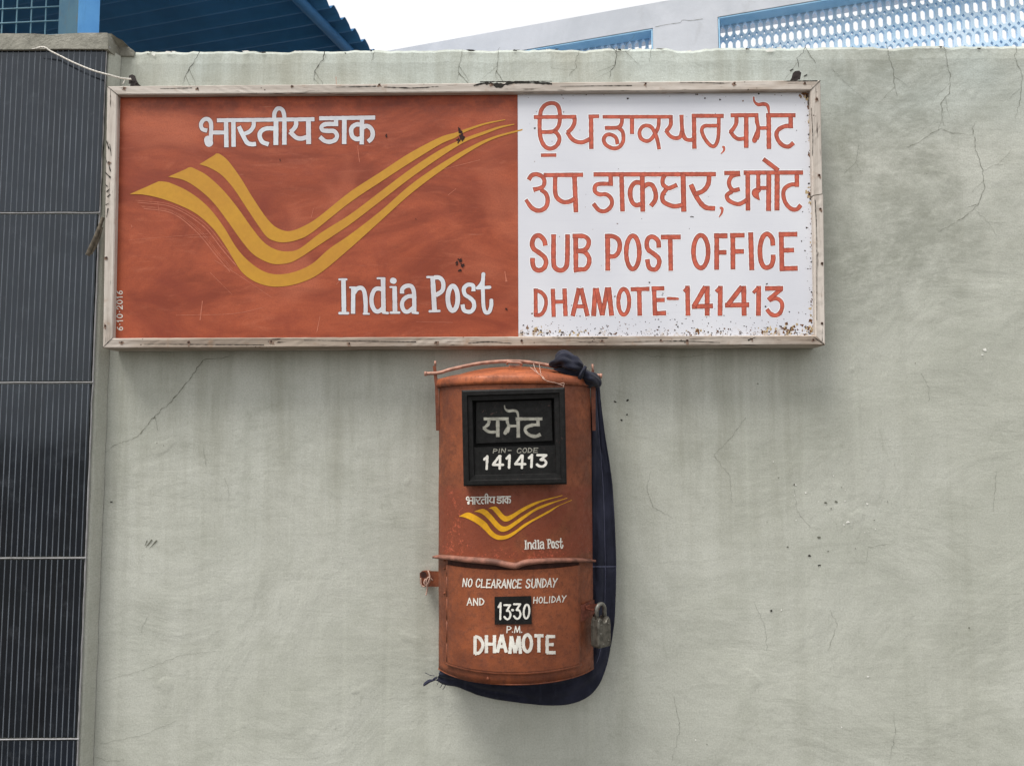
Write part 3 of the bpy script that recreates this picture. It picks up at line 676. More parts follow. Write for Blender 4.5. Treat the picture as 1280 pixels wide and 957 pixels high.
SPLITS = (([(592, 107), (608, 104), (625, 107), (642, 103.5), (688, 104)], [1, 3, 4, 2, 2]), ([(600, 102.5), (690, 101.8)], [1.4, 1]), ([(655, 103), (690, 105)], [1.2, 2]), ([(480, 109), (520, 110), (548, 108)], [.6, 1.2, .5]), ([(980, 101.5), (1022, 101)], [.5, 1]),
               ([(131, 215), (138, 222)], [.8, 1.4]), ([(132, 256), (136, 254)], [1.4, .8]), ([(135, 260), (133, 272)], [1.2, .5]), ([(133, 240), (137, 236)], [1, .8]), ([(137, 180), (139, 195)], [1.2, .6]), ([(1014, 135), (1016, 170), (1015.5, 195)], [.5, .9, .5]), ([(1019, 250), (1021, 300), (1021, 400)], [.9, .7, .5]),
               ([(585, 429), (610, 427), (640, 429)], [.5, 1, .4]), ([(935, 425), (945, 421)], [1.6, .6]), ([(780, 427), (850, 426), (900, 428)], [.4, .8, .4]), ([(1017, 421), (1030, 430)], [.9, .9]), ([(128.5, 434), (141, 422)], [.6, .6]), ([(134, 108), (147, 118.5)], [.6, .6]), ([(1025.5, 100.5), (1013.5, 112.5)], [.6, .6]))
SPLITS += (([(133, 176), (136, 186)], [.8, 1.6]), ([(131, 196), (134, 204)], [1.2, .6]), ([(136, 206), (138, 214)], [.6, 1.4]), ([(131, 230), (134, 233)], [1, 1.6]), ([(134, 246), (138, 243)], [1.2, .8]), ([(200, 111), (240, 110)], [.4, .9]), ([(420, 109), (470, 108)], [.5, 1]), ([(700, 108), (790, 107)], [.4, .8]), ([(850, 103), (905, 104)], [.4, .7]), ([(180, 430), (330, 431)], [.4, .9]), ([(380, 425), (520, 427)], [.5, .8]), ([(690, 421.5), (760, 422)], [.5, .8]))
PF = lambda a, b, o: U(a, b, SF - o)
def rail(a, b, ia, ib, mat, seg=70, sd=0, label=None):
    """mitred rail: outer edge a-b, inner edge ia-ib, worn arrises"""
    mb = MB(); rows = []
    for i in range(seg + 1):
        t = i / seg; o_, n_ = a.lerp(b, t), ia.lerp(ib, t); w = (n_ - o_)
        j = lambda q: 0 if i in (0, seg) else .0008 * mn.noise(Vector((i * .8, q, sd))) + .0006 * mn.noise(Vector((i * 2.3, q, sd + 5)))
        F, B, Y = o_.y, -.003, Vector((0, 1, 0))
        pts = [Vector((o_.x, B, o_.z)), o_ + Y * .003 + w * (.0 + j(1) * 30), o_ + w * .09 + w * j(2) * 20 , o_ + w * .5 + Y * j(6), o_ + w * .90 + w * j(3) * 20, o_ + w * (1 + j(4) * 30) + Y * .0025, Vector((n_.x, SP + .001, n_.z))]
        rows.append(pts)
    ids = mb.grid(rows); mb.face(ids[0]); mb.face(ids[-1][::-1])
    for pts, w in SPLITS:
        x, y = pts[len(pts) // 2]; side = 1 if y < 113 and not (x < 140 and y > 120) else 3 if y > 418 else 2 if x < 150 else (4 if y < 245 else 5)
        if side == sd: ribbon(mb, pts, w, PF, .0005, 1, rough=.5)
    return build('frame_rail', mb, [mat, M['crackdark']], sg)
rail(oc[0], oc[1], ic[0], ic[1], M['wood_h'], 120, 1)
rail(oc[0] + Vector((0, .0004, -.0006)), oc[3] + Vector((0, .0004, .0006)), ic[0] + Vector((0, .0004, -.0006)), ic[3] + Vector((0, .0004, .0006)), M['wood_v'], 50, 2)
tag(rail(oc[3], oc[2], ic[3], ic[2], M['wood_b'], 120, 3), 'bottom rail with paint worn down to grey wood')
spl = .435
oa, ob = oc[1].lerp(oc[2], spl), oc[1].lerp(oc[2], spl + .003); ia, ib = ic[1].lerp(ic[2], spl), ic[1].lerp(ic[2], spl + .003)
dz = Vector((0, .0004, -.0006)); sh = Vector((.0045, 0, 0))
rail(oc[1] + dz, oa, ic[1] + dz, ia, M['wood_v'], 30, 4)
rail(ob + sh * .5, oc[2] - dz + Vector((0, .0008, 0)), ib + sh * .3, ic[2] - dz + Vector((0, .0008, 0)), M['wood_v'], 30, 5)
nails = [(155,110.5),(247,110.5),(365,107.8),(474,106),(615,105),(807,104.5),(918,104.5),(1006,104),(133,322),(131.5,407),(136,203),(152,427.5),(236,427.5),(339,426.5),(436.6,429),(545,427.5),(652,425.5),(752.5,425.5),(826,424.7),(859,425.5),(940,423.5),(1016.5,424.5),(1021,124),(1024,219),(1025.5,261),(1027.5,329),(1027.5,404)]
for x, y in nails:
    mb = MB(); r = rnd.uniform(.0022, .0034); c = U(x, y, SF)
    ring = lambda rr, dy, ph: [c + Vector((rr * math.cos(2 * math.pi * k / 10) * (1 + .2 * mn.noise(Vector((k, x, ph)))), dy, rr * math.sin(2 * math.pi * k / 10))) for k in range(10)]
    ids = mb.grid([ring(r, .001, 0), ring(r, -.0010, 0), ring(r * .55, -.0017, 1)], closed=True); mb.face(ids[-1])
    blob(mb, (x, y + 1), (rnd.uniform(1.4, 2.6), rnd.uniform(1.2, 2.8)), lambda a, b, o: U(a, b, SF - o), .0006, 1, n=12, jag=.8)
    build('nail', mb, [M['nail'], M['nailstain']], sg)
for pts in ([(161, 104), (161, 95), (165, 93), (169, 95), (171, 101), (173, 104)], [(989, 99), (991, 91.5), (994, 89), (999, 88.5), (1001.5, 91), (1000, 99)]):
    mb = MB(); mb.prism([U(a, b, -.050) for a, b in pts], [U(a, b, -.046) + Vector((0, 0, -.002)) for a, b in pts])
    q = pts[0]; mb.box((U(*q, -.05).x + .004, -.05, U(*q, -.05).z - .01), (U(*q, -.05).x + .018, -.002, U(*q, -.05).z + .006))
    build('hanging_tab', mb, M['iron'], sg)

# emblem of three bands
c4 = lambda L: [(120 + x / 2.736, 90 + y / 2.736) for x, y in L]
c2 = lambda L: [(400 + x / 2.667, y / 2.667) for x, y in L]
c1 = lambda L: [(x / 2.667, y / 2.667) for x, y in L]
mb = MB()
bands = [
 (c1([(665,548),(725,511)]) , c1([(745,522),(765,542),(800,590),(840,655),(880,715),(910,750),(940,767),(970,770),(1010,755),(1060,725)]) + c2([(100,640),(200,575),(300,510),(400,458),(450,443),(480,432),(550,410),(617,398)]),
  c1([(665,548),(700,560),(740,585),(780,630),(820,690),(860,750),(890,790),(920,805),(950,808),(990,800),(1040,775)]) + c2([(100,675),(200,608),(300,543),(400,482),(450,460),(480,442),(550,416),(617,401)])),
 (c1([(560,590),(635,557)]), c1([(660,568),(690,585),(740,630),(790,690),(840,760),(880,808),(920,832),(960,838),(1000,828)]) + c2([(0,778),(100,715),(200,640),(300,565),(400,500),(480,462),(550,437),(600,421),(648,413)]),
  c4([(245,358),(300,370),(350,400),(400,445),(450,510),(500,580),(540,625),(590,652),(630,657),(680,645)]) + c2([(0,815),(100,748),(200,672),(300,595),(400,525),(480,475),(550,447),(600,428),(648,416)])),
 (c4([(115,418),(215,374)]), c4([(240,376),(260,382),(310,405),(360,440),(400,480),(440,535),(480,600),(520,645),(570,680),(620,692),(680,683),(740,655)]) + c2([(30,830),(100,782),(200,705),(300,618),(400,548),(500,490),(580,455),(675,430)]),
  c4([(115,418),(165,420),(230,435),(300,462),(350,490),(400,535),(440,590),(470,640),(500,685),(540,715),(590,732),(640,733),(700,720),(766,688)]) + c2([(100,828),(200,738),(300,648),(400,572),(500,505),(580,463),(675,435)])),
]
for tip, top, bot in bands:
    def seq(a): return a
    top2 = lin(tip, 4) + top
    loft2(mb, top2, bot, Psign, .00065, 0, 150)
build('emblem', mb, M['yellow'], sg)

# lettering on the board
HINDI = Text().add(240, 125, 10, [
 ([(190,385),(130,365),(112,305),(145,250),(195,240),(232,275),(240,340),(237,430),(232,520)],50,'C'), ([(203,500),(212,535)],104,'D'), ([(240,408),(405,408)],48,'L'),
 ([(312,256),(1530,242)],48,'L'), ([(425,260),(430,592)],54,'L'), ([(517,255),(520,586)],54,'L'),
 ([(770,255),(768,330),(720,395),(640,430)],50,'C'), ([(585,332),(640,450),(690,535),(745,554),(800,550)],54,'C'),
 ([(1050,358),(930,358),(862,395),(846,455),(880,525),(958,556)],54,'C'), ([(1050,250),(1048,564)],60,'L'), ([(1155,235),(1155,560)],56,'L'),
 ([(1028,245),(1030,170),(1058,118),(1095,106),(1133,130),(1152,190),(1155,250)],50,'C'),
 ([(1300,255),(1300,315),(1275,360),(1232,402)],54,'C'), ([(1225,398),(1265,440),(1310,475),(1370,483),(1440,462)],54,'C'), ([(1455,235),(1458,552)],60,'L'),
 ([(1590,231),(2290,221)],50,'L'), ([(1800,225),(1800,328)],54,'L'), ([(1826,303),(1680,303),(1622,332),(1632,378),(1700,388),(1775,392),(1812,440),(1795,495),(1730,523),(1660,513),(1598,462)],52,'C'),
 ([(1905,230),(1902,552)],56,'L'), ([(2125,222),(2122,556)],54,'L'), ([(2120,312),(2055,308),(2000,345),(1990,400),(2008,460),(2060,490),(2120,478)],54,'C'), ([(2135,345),(2185,325),(2240,360),(2260,420),(2245,480),(2200,522)],54,'C')])
INDIA = Text().add(410, 335, 10, [
 ([(193,140),(200,565)],56,'L'), ([(142,142),(230,142)],26,'D'), ([(145,564),(250,564)],32,'D'),
 ([(275,242),(340,242)],22,'D'), ([(316,240),(313,570)],52,'L'), ([(325,310),(365,258),(420,250),(455,300),(470,430),(470,575)],52,'C'), ([(445,570),(512,572)],22,'D'),
 ([(688,118),(694,555)],56,'L'), ([(620,128),(700,128)],24,'D'), ([(690,556),(748,562)],30,'D'), ([(680,270),(640,256),(585,270),(548,350),(548,450),(582,525),(630,542),(690,500)],52,'C'),
 ([(812,158),(820,160)],76,'D'), ([(832,230),(838,560)],56,'L'), ([(778,238),(845,236)],22,'D'), ([(786,556),(890,556)],30,'D'),
 ([(925,318),(930,260),(980,224),(1040,228),(1072,290),(1078,420),(1078,555)],52,'C'), ([(1075,350),(1000,355),(940,400),(925,465),(950,530),(1000,545),(1075,490)],50,'C'), ([(1060,556),(1122,562)],30,'D'),
]).add(520, 335, 10, [
 ([(208,110),(232,540)],58,'L'), ([(140,113),(240,113)],26,'D'), ([(172,540),(292,536)],30,'D'), ([(225,118),(290,120),(332,160),(342,230),(322,290),(245,342)],52,'C'),
 (ell(460,378,62,152),58,'O'), ([(718,290),(716,225),(680,208),(635,215),(598,260),(612,330),(670,370),(718,420),(725,490),(690,540),(640,545),(596,520),(582,455)],50,'C'),
 ([(842,75),(835,200),(838,330),(845,480),(872,555),(915,545),(940,470),(942,405)],46,'D'), ([(765,250),(922,240)],38,'D'), ([(835,150),(805,205),(768,248)],34,'D')])
RED1 = Text().add(660, 120, 10, [
 ([(150,268),(165,180),(220,112),(300,90),(365,115),(395,190),(398,300),(378,385),(325,440),(245,452),(160,452)],52,'C'), ([(72,266),(602,262)],50,'L'),
 ([(146,270),(146,420),(162,540),(210,630),(280,660),(355,625),(393,545),(368,475),(320,440)],54,'C'), ([(160,742),(355,740)],46,'L'),
 ([(577,240),(582,330),(548,405),(492,460)],54,'C'), ([(490,450),(540,528),(600,570),(680,580),(775,540)],54,'C'), ([(788,236),(792,665)],58,'L'), ([(755,258),(890,255)],48,'L'),
 ([(932,262),(1800,262)],48,'L'), ([(1176,265),(1168,350),(1120,396),(960,401)],50,'C'), ([(1125,395),(1182,450),(1190,560),(1140,640),(1060,655),(975,612),(946,545),(980,490),(1040,486),(1100,525),(1120,605)],50,'C'),
]).add(780, 120, 10, [
 ([(100,270),(100,478)],54,'L'), ([(437,268),(430,380),(398,455),(340,540),(280,565),(212,530),(194,452),(230,388),(290,371),(350,400),(398,490),(424,580),(440,668)],50,'C'),
 ([(583,240),(585,350),(560,405),(525,442)],52,'C'), ([(522,430),(575,500),(640,528),(700,512),(722,440)],50,'C'), ([(718,236),(724,380),(736,470),(770,538),(830,552),(880,535)],52,'C'), ([(874,225),(880,662)],56,'L'),
 ([(845,249),(1248,250)],52,'L'), ([(1186,262),(1180,500),(1150,605),(1108,630),(1060,600),(1002,520),(972,430),(1002,378),(1080,373),(1185,372)],48,'C'),
 ([(1240,638),(1252,648),(1247,685),(1215,720)],[30,30,24,12],'D'),
]).add(880, 110, 10, [
 ([(332,343),(680,341)],52,'L'), ([(405,345),(403,440),(370,505),(330,555)],52,'C'), ([(328,540),(375,605),(430,638),(510,632)],50,'C'), ([(528,340),(528,750)],60,'L'),
 ([(655,330),(662,420),(678,500),(665,590),(648,640)],[52,52,50,70,70],'C'), ([(655,570),(632,655)],[50,66],'D'), ([(680,502),(800,502)],46,'L'),
 ([(775,343),(1145,342)],54,'L'), ([(808,318),(812,764)],60,'L'), ([(1083,345),(1085,505)],58,'L'), ([(1110,474),(1010,480),(932,522),(905,582),(930,660),(990,720),(1060,732),(1120,685)],54,'C'),
 ([(620,110),(630,170),(675,208),(745,202),(795,225),(814,320)],[20,26,46,48,44,24],'C')])
RED2 = Text().add(650, 200, 10, [
 ([(108,250),(145,195),(210,180),(280,210),(306,270),(278,340),(165,374)],[60,56,56,56,54,54,60],'C'), ([(260,372),(322,420),(346,500),(322,590),(240,634),(150,600),(72,495)],[54,56,58,58,58,58,46],'C'),
 ([(295,190),(790,186)],56,'L'), ([(440,195),(440,400),(470,480),(540,525),(620,520),(690,480)],58,'C'), ([(680,188),(700,655)],62,'L'),
 ([(918,182),(2450,178)],58,'L'), ([(1133,190),(1135,326)],58,'L'), ([(1162,300),(1000,300),(942,325),(937,390),(990,430),(1080,432),(1142,490),(1142,570),(1075,636),(990,630),(915,545)],54,'C'), ([(1268,180),(1282,645)],60,'L'),
]).add(770, 200, 10, [
 ([(328,175),(335,648)],62,'L'), ([(325,288),(240,285),(187,350),(178,440),(205,530),(255,565),(325,548)],60,'C'), ([(335,345),(395,305),(455,320),(494,410),(490,500),(435,578)],60,'C'),
 ([(620,180),(585,240),(590,310),(650,352),(700,340),(765,310)],56,'C'), ([(635,355),(582,440),(592,520),(680,568),(750,578),(840,560)],58,'C'), ([(838,150),(848,648)],66,'L'),
 ([(1166,180),(1152,300),(1090,385),(985,428)],60,'C'), ([(936,305),(990,430),(1060,540),(1130,596),(1240,606)],62,'C'),
]).add(890, 190, 10, [
 ([(112,700),(128,708),(122,760),(92,808)],[34,34,28,14],'D'),
 ([(152,263),(352,262)],54,'L'), ([(352,275),(255,300),(213,370),(226,440),(270,480),(348,462)],54,'C'), ([(255,490),(188,540),(205,600),(280,642),(350,648),(440,598)],54,'C'),
 ([(395,259),(1140,258)],54,'L'), ([(446,258),(450,733)],60,'L'), ([(578,260),(578,470)],54,'L'), ([(600,462),(545,500),(550,540),(592,600)],[60,90,80,20],'C'), ([(580,450),(700,450)],50,'L'), ([(711,258),(707,738)],64,'L'),
 ([(815,258),(812,732)],66,'L'), ([(640,88),(830,232)],56,'L'), ([(1060,262),(1062,437)],58,'L'), ([(1090,408),(985,410),(908,460),(892,540),(922,640),(990,710),(1060,716),(1112,662)],54,'C')])
RED3 = Text().add(655, 280, 10, [
 ([(268,272),(250,200),(190,145),(130,165),(102,240),(122,310),(190,360),(255,415),(276,480),(250,550),(190,580),(132,555),(108,490),(108,422)],62,'C'),
 ([(370,128),(370,470),(392,550),(455,580),(515,550),(540,460),(545,128)],62,'C'),
 ([(645,128),(650,592)],62,'L'), ([(605,150),(740,153),(800,190),(808,250),(775,312),(715,335),(655,335)],60,'C'), ([(690,335),(765,355),(813,425),(808,505),(765,562),(700,568),(620,580)],60,'C'),
 ([(1045,128),(1047,585)],64,'L'), ([(1010,152),(1110,155),(1178,195),(1198,270),(1178,355),(1130,402),(1060,405)],60,'C'),
]).add(770, 280, 10, [
 (ell(210,355,82,208),60,'O'), ([(536,298),(525,212),(460,160),(402,182),(384,250),(402,320),(470,372),(530,425),(540,490),(510,555),(465,570),(412,540),(390,440)],60,'C'),
 ([(560,165),(810,162)],62,'L'), ([(678,170),(685,586)],60,'L'), (ell(1060,345,92,204),60,'O'),
]).add(880, 280, 10, [
 ([(160,115),(158,572)],62,'L'), ([(125,148),(295,147)],62,'L'), ([(160,356),(282,353)],60,'L'), ([(360,112),(362,567)],62,'L'), ([(325,142),(508,140)],60,'L'), ([(360,344),(500,342)],60,'L'), ([(583,104),(598,577)],64,'L'),
 ([(862,272),(850,180),(795,125),(738,160),(702,280),(706,430),(738,520),(782,545),(840,520),(864,445),(864,382)],62,'C'),
 ([(966,105),(975,590)],62,'L'), ([(932,130),(1168,127)],62,'L'), ([(970,329),(1127,325)],60,'L'), ([(945,558),(1172,553)],62,'L')])
RED4 = Text().add(655, 345, 10, [
 ([(145,155),(148,505)],52,'L'), ([(125,178),(205,198),(262,258),(276,340),(252,430),(205,483),(130,490)],50,'C'),
 ([(360,158),(372,512)],56,'L'), ([(506,155),(520,502)],58,'L'), ([(370,322),(510,320)],52,'L'),
 ([(688,150),(608,502)],60,'L'), ([(712,150),(795,502)],60,'L'), ([(650,380),(762,378)],50,'L'),
 ([(892,148),(870,502)],64,'L'), ([(905,150),(978,492)],60,'L'), ([(1042,142),(980,492)],58,'L'), ([(1058,140),(1096,497)],64,'L')]).add(770, 345, 10, [
 (ell(97,322,68,160),54,'O'), ([(183,166),(420,160)],54,'L'), ([(290,165),(297,497)],60,'L'), ([(475,128),(488,495)],58,'L'), ([(443,157),(605,153)],58,'L'), ([(490,300),(610,298)],56,'L'), ([(458,468),(628,461)],58,'L'),
 ([(654,280),(770,284)],[44,34],'D'), ([(893,120),(900,497)],60,'L'), ([(848,195),(905,140)],46,'L'), ([(1140,122),(1140,497)],64,'L'), ([(1118,130),(975,378)],62,'L'), ([(948,382),(1213,372)],60,'L')]).add(880, 345, 10, [
 ([(205,122),(200,497)],62,'L'), ([(148,196),(205,142)],46,'L'), ([(496,122),(502,497)],64,'L'), ([(475,130),(295,362)],62,'L'), ([(262,364),(566,358)],60,'L'), ([(685,122),(680,497)],62,'L'), ([(615,212),(680,142)],46,'L'),
 ([(762,155),(990,153)],60,'L'), ([(968,160),(802,300)],58,'L'), ([(815,305),(890,278),(958,310),(978,380),(950,460),(890,492),(830,468),(785,412)],54,'C')])

def lettering(t, proj, off, mats, parent, halo=None, **k):
    mb = MB(); t.paint(mb, proj, off, 0, halo, 1, **k); return build('lettering', mb, mats, parent)
tag(lettering(HINDI, Psign, .0001, [M['white_letter'], M['outline']], sg, .75), 'white Hindi lettering with thin dark outline')
tag(lettering(INDIA, Psign, .0001, [M['white_letter'], M['outline']], sg, .75), 'white English lettering with thin dark outline')
for t, lb in ((RED1, 'brick red Gurmukhi line'), (RED2, 'brick red Hindi line'), (RED3, 'brick red English capitals, upper line'), (RED4, 'brick red English capitals and numerals, lowest line')):
    tag(lettering(t, lambda x, y, o: U(x, y, SP - .0006 - o), .0001, [M['red_letter'], M['white_halo']], sg, .85), lb)
dt = Text(); caps(dt, '6*10*2016', 0, 0, 1, 0, 50, (0, 0), (7.2, 7.2), 1.15, gap=.35, jit=.03)
dt = dt.warp(lambda x, y: (145.6 + y + (50 - x) * .012, 413 - x), 1)
tag(lettering(dt, Psign, .0004, M['white_small'], sg, rnd=True), 'small white painted date')

# ------------------------------------------------------------------ the letter box
BC = U(644, 650, -.10).x; HW = .195; YS, YF = -.10, -.22
RC = HW * HW / (2 * (YS - YF)) + (YS - YF) / 2; CY = YF + RC
TH0 = math.asin(HW / RC)
ZR = U(644, 471.5, YF).z; ZB = U(644, 856, YF).z
def cyl(th, z, off=0.0): return Vector((BC + (RC + off) * math.sin(th), CY - (RC + off) * math.cos(th), z))
def dent(p): return .0024 * mn.noise(Vector((p.x * 6, p.y * 6, p.z * 6))) + .0009 * mn.noise(Vector((p.x * 17, p.y * 17, p.z * 15)))
def Pbox(px, py, off):
    return Pcyl(px, py, off + dent(Pcyl(px, py, off)))
def Pcyl(px, py, off):
    d = ray(px, py); ox, oy = CAM.x - BC, CAM.y - CY; r = RC + off
    a = d.x * d.x + d.y * d.y; b = 2 * (ox * d.x + oy * d.y); c = ox * ox + oy * oy - r * r; q = b * b - 4 * a * c
    if q > 0:
        p = CAM + d * ((-b - math.sqrt(q)) / (2 * a))
        if abs(p.x - BC) <= HW + off: return p
    return U(px, py, YS - off)
def zat(py): return U(644, py, YF).z
bx = thing('letter_box', 'rusty orange round fronted letter box with black notice window, hung below the board', 'letter box', (BC, 0, ZB))
def prof(off=0.0, n=36, back=-.004):
    p = [Vector((BC - HW - off, back)), Vector((BC - HW - off, back - .03)), Vector((BC - HW - off, YS + .004))]
    p += [Vector((BC + (RC + off) * math.sin(t), CY - (RC + off) * math.cos(t))) for t in [(-TH0 + 2 * TH0 * k / n) for k in range(n + 1)]]
    return p + [Vector((BC + HW + off, YS + .004)), Vector((BC + HW + off, back - .03)), Vector((BC + HW + off, back))]
mb = MB(); rows = []
nb = 40
for i in range(nb + 1):
    z = ZB + (ZR - .004 - ZB) * i / nb
    r = []
    for p in prof():
        k = dent(Vector((p.x, p.y, z)))
        d = (Vector((p.x, p.y)) - Vector((BC, CY))).normalized(); r.append(Vector((p.x + d.x * k, p.y + d.y * k, z)))
    rows.append(r)
ids = mb.grid(rows, 0); mb.face(ids[0]); mb.face(ids[-1][::-1])
# lower rim roll
mb.tube([Vector((p.x, p.y, ZB + .0015)) for p in prof(-.0008)], .0016, 8, 0)
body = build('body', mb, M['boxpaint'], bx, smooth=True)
# roof: low dome with overhanging rim and a pressed crease
mb = MB(); ZT = U(644, 456.5, -.06).z
sec = [(.003, -.016, 0), (.0055, -.015, 0), (.0065, -.008, 0), (.0055, 0, 0), (.002, .006, 0), (0, .0145, .16), (0, .0165, .20), (0, .0150, .22)]
rows = []
for off, dz, sh in sec:
    rows.append([Vector((BC + (p.x - BC) * (1 - sh * .8), p.y * (1 - sh), ZR + dz)) for p in prof(off)])
for t in (.3, .42, .55, .68, .8, .9, .97, 1.0):
    h = .015 + (ZT - ZR - .015) * math.sin((t - .22) / .78 * math.pi / 2)
    rows.append([Vector((BC + (p.x - BC) * (1 - t * .86), p.y * (1 - t * .98) - .002, ZR + h)) for p in prof(0)])
ids = mb.grid(rows); mb.face(ids[-1][::-1]); mb.face(ids[0])
build('roof', mb, M['boxroof_lit'], bx, smooth=True)
# side straps that carry the bail rod
for sx, (xa, xb), (ya, yb) in ((-1, (540.5, 549), (457, 538)), (1, (738.5, 744.5), (462, 538))):
    mb = MB()
    q = [(xa + (.5 if sx < 0 else 0), ya), (xa + 4.5, ya + .5), (xb - .5, ya + 28), (xb, yb), (xb - 4, yb), (xa + 3.2, ya + 27)] if sx < 0 else [(xa + 1, ya), (xa + 4, ya), (xb, ya + 22), (xb, yb), (xb - 4, yb), (xa, ya + 22)]
    mb.prism([U(a, b, -.102) for a, b in q], [U(a, b, -.097) for a, b in q])
    build('side_strap', mb, M['boxpaint'], bx)
rod = [(532, 467, -.10), (538, 466.6, -.10), (550, 465.6, -.102), (562, 462, -.104), (580, 457.8, -.108), (600, 454, -.11), (620, 452, -.112), (640, 451.3, -.112), (658, 452.3, -.112), (680, 455.5, -.11), (700, 459.5, -.108), (722, 464.5, -.104), (740, 468, -.10), (751, 469.5, -.10)]
mb = MB(); mb.tube([U(*p) for p in cr(rod, 3)], .0045, 10)
for e in (rod[0], rod[-1]): mb.tube([U(e[0] - 1.5, e[1], e[2]), U(e[0] + 1.5, e[1], e[2])], .0062, 10)
mb.tube([U(544, 451, -.1), U(544, 457, -.1)], .0028, 8); mb.tube([U(740.5, 455, -.1), U(741, 464, -.1)], .0026, 8)
mb.tube([U(*p) for p in cr([(634, 455, -.125), (635, 452.5, -.13), (642, 453, -.135), (650, 453.5, -.135), (652, 456, -.13), (646, 457.6, -.13), (636, 457, -.128)], 2)], .003, 8)
build('bail_rod', mb, M['lip'], bx, smooth=True)
# wire and rubbish caught on the bail
mb = MB()
for pts in ([(667,454,-.115),(668,459,-.13),(671,464,-.15),(676,469,-.20),(679,473,-.236),(684,476,-.238),(690,477.5,-.238),(697,479,-.238),(703,481.5,-.238)], [(674,455,-.115),(675,461,-.14),(676,466,-.18),(679,473,-.236)],
            [(663,459,-.16),(672,466,-.2),(681,473,-.237)], [(698,480,-.238),(705,478.5,-.238),(704,483.5,-.238)]):
    mb.tube([U(p[0] + .8 * mn.noise(Vector((i * 1.1, 1, 1))), p[1] + .6 * mn.noise(Vector((i * 1.3, 2, 1))), p[2]) for i, p in enumerate(cr(pts, 1.5))], .0008, 6)
o = build('string', mb, M['string'], loc=U(667, 454, -.115)); tag(o, 'thin pale string tied to the bail rod and trailing over the letter box roof', 'string')
# black notice window
fy, ly, py_ = -.254, -.249, -.244
FO = [(577, 487.5), (706, 484), (708.5, 605), (579.5, 607.5)]
def inset(Q, a): 
    cx = sum(p[0] for p in Q) / 4; cy = sum(p[1] for p in Q) / 4
    return [(x + (a if x < cx else -a), y + (a if y < cy else -a)) for x, y in Q]
mb = MB()
def ringq(A, ya, B, yb, m=0):
    n = 4
    for i in range(4):
        j = (i + 1) % 4; mb.quad(U(*A[i], ya), U(*A[j], ya), U(*B[j], yb), U(*B[i], yb), m)
def ringv(A, ya, B, yb, m=0): ringq(A, ya, B, yb, m)
def back(Q, y, y2): return [Vector((U(*p, y).x, y2, U(*p, y).z)) for p in Q]
def wallq(P, Q, m=0):
    for i in range(4): j = (i + 1) % 4; mb.quad(P[i], P[j], Q[j], Q[i], m)
I1 = inset(FO, 2); I2 = inset(FO, 6.5); I3 = inset(FO, 8); I4 = inset(FO, 13)
wallq(back(FO, fy + .003, -.16), [U(*p, fy + .003) for p in FO])
ringq(FO, fy + .003, I1, fy); ringq(I1, fy, I2, fy); ringq(I2, fy, I3, ly); ringq(I3, ly, I4, ly + .001); ringq(I4, ly + .001, inset(FO, 14), py_)
build('notice_frame', mb, M['black'], bx)
mb = MB(); PO = inset(FO, 14); H = [(590, 499), (695, 496.5), (696, 556.5), (590.5, 559)]
ringq(PO, py_, H, py_); hb = back(H, py_, -.2235)
wallq([U(*p, py_) for p in H], hb, 1); mb.face([mb.vert(p) for p in hb], 1)
npn = build('notice_panel', mb, [M['black'], M['cavity']], bx)
mb = MB(); PLQ = [(595.5, 502.5), (689, 500), (690.5, 550.5), (595, 554)]
mb.prism([U(*p, -.238) for p in PLQ], [U(*p, -.232) for p in PLQ]); plate = build('name_plate', mb, M['black'], bx)
GUR = Text(); GUR.k = [k for k in RED1.k if min(p[0] for p in k[0]) > 905 and max(p[1] for p in k[0]) < 192]
GUR.k = [k for k in GUR.k if not (k[0][0][0] < 908 and k[0][0][1] > 180)]
def gm(x, y):
    a = (x - 880) * 10; b = (y - 110) * 10
    return (570 + (300 + (a - 332) * .787) / 8.7, 490 + (290 + (b - 342) * (.484 if b > 342 else .64)) / 8.7)
tag(lettering(GUR.warp(gm, .74), lambda x, y, o: U(x, y, -.238 - o), .0004, M['grey_letter'], plate, rough=.12), 'grey Gurmukhi lettering')
t0 = Text(); caps(t0, 'PIN', 570, 490, 8.7, 400, 535, (615, 612), (660, 656), 9, .16); caps(t0, '-', 570, 490, 8.7, 565, 605, (610, 608), (658, 655), 10); caps(t0, 'CODE', 570, 490, 8.7, 660, 885, (610, 605), (660, 655), 9, .16)
tag(lettering(t0, lambda x, y, o: U(x, y, py_ - o), .0004, M['grey_letter'], npn, rnd=True, rough=.14, step=.5), 'small grey slanted capitals')
t = Text(); caps(t, '141413', 570, 490, 8.7, 295, 990, (695, 685), (830, 815), 27, .05, gap=.28, jit=.06)
tag(lettering(t, lambda x, y, o: U(x, y, py_ - o), .0004, M['white_small'], npn, rnd=True, rough=.14, step=.5), 'white painted pin code')
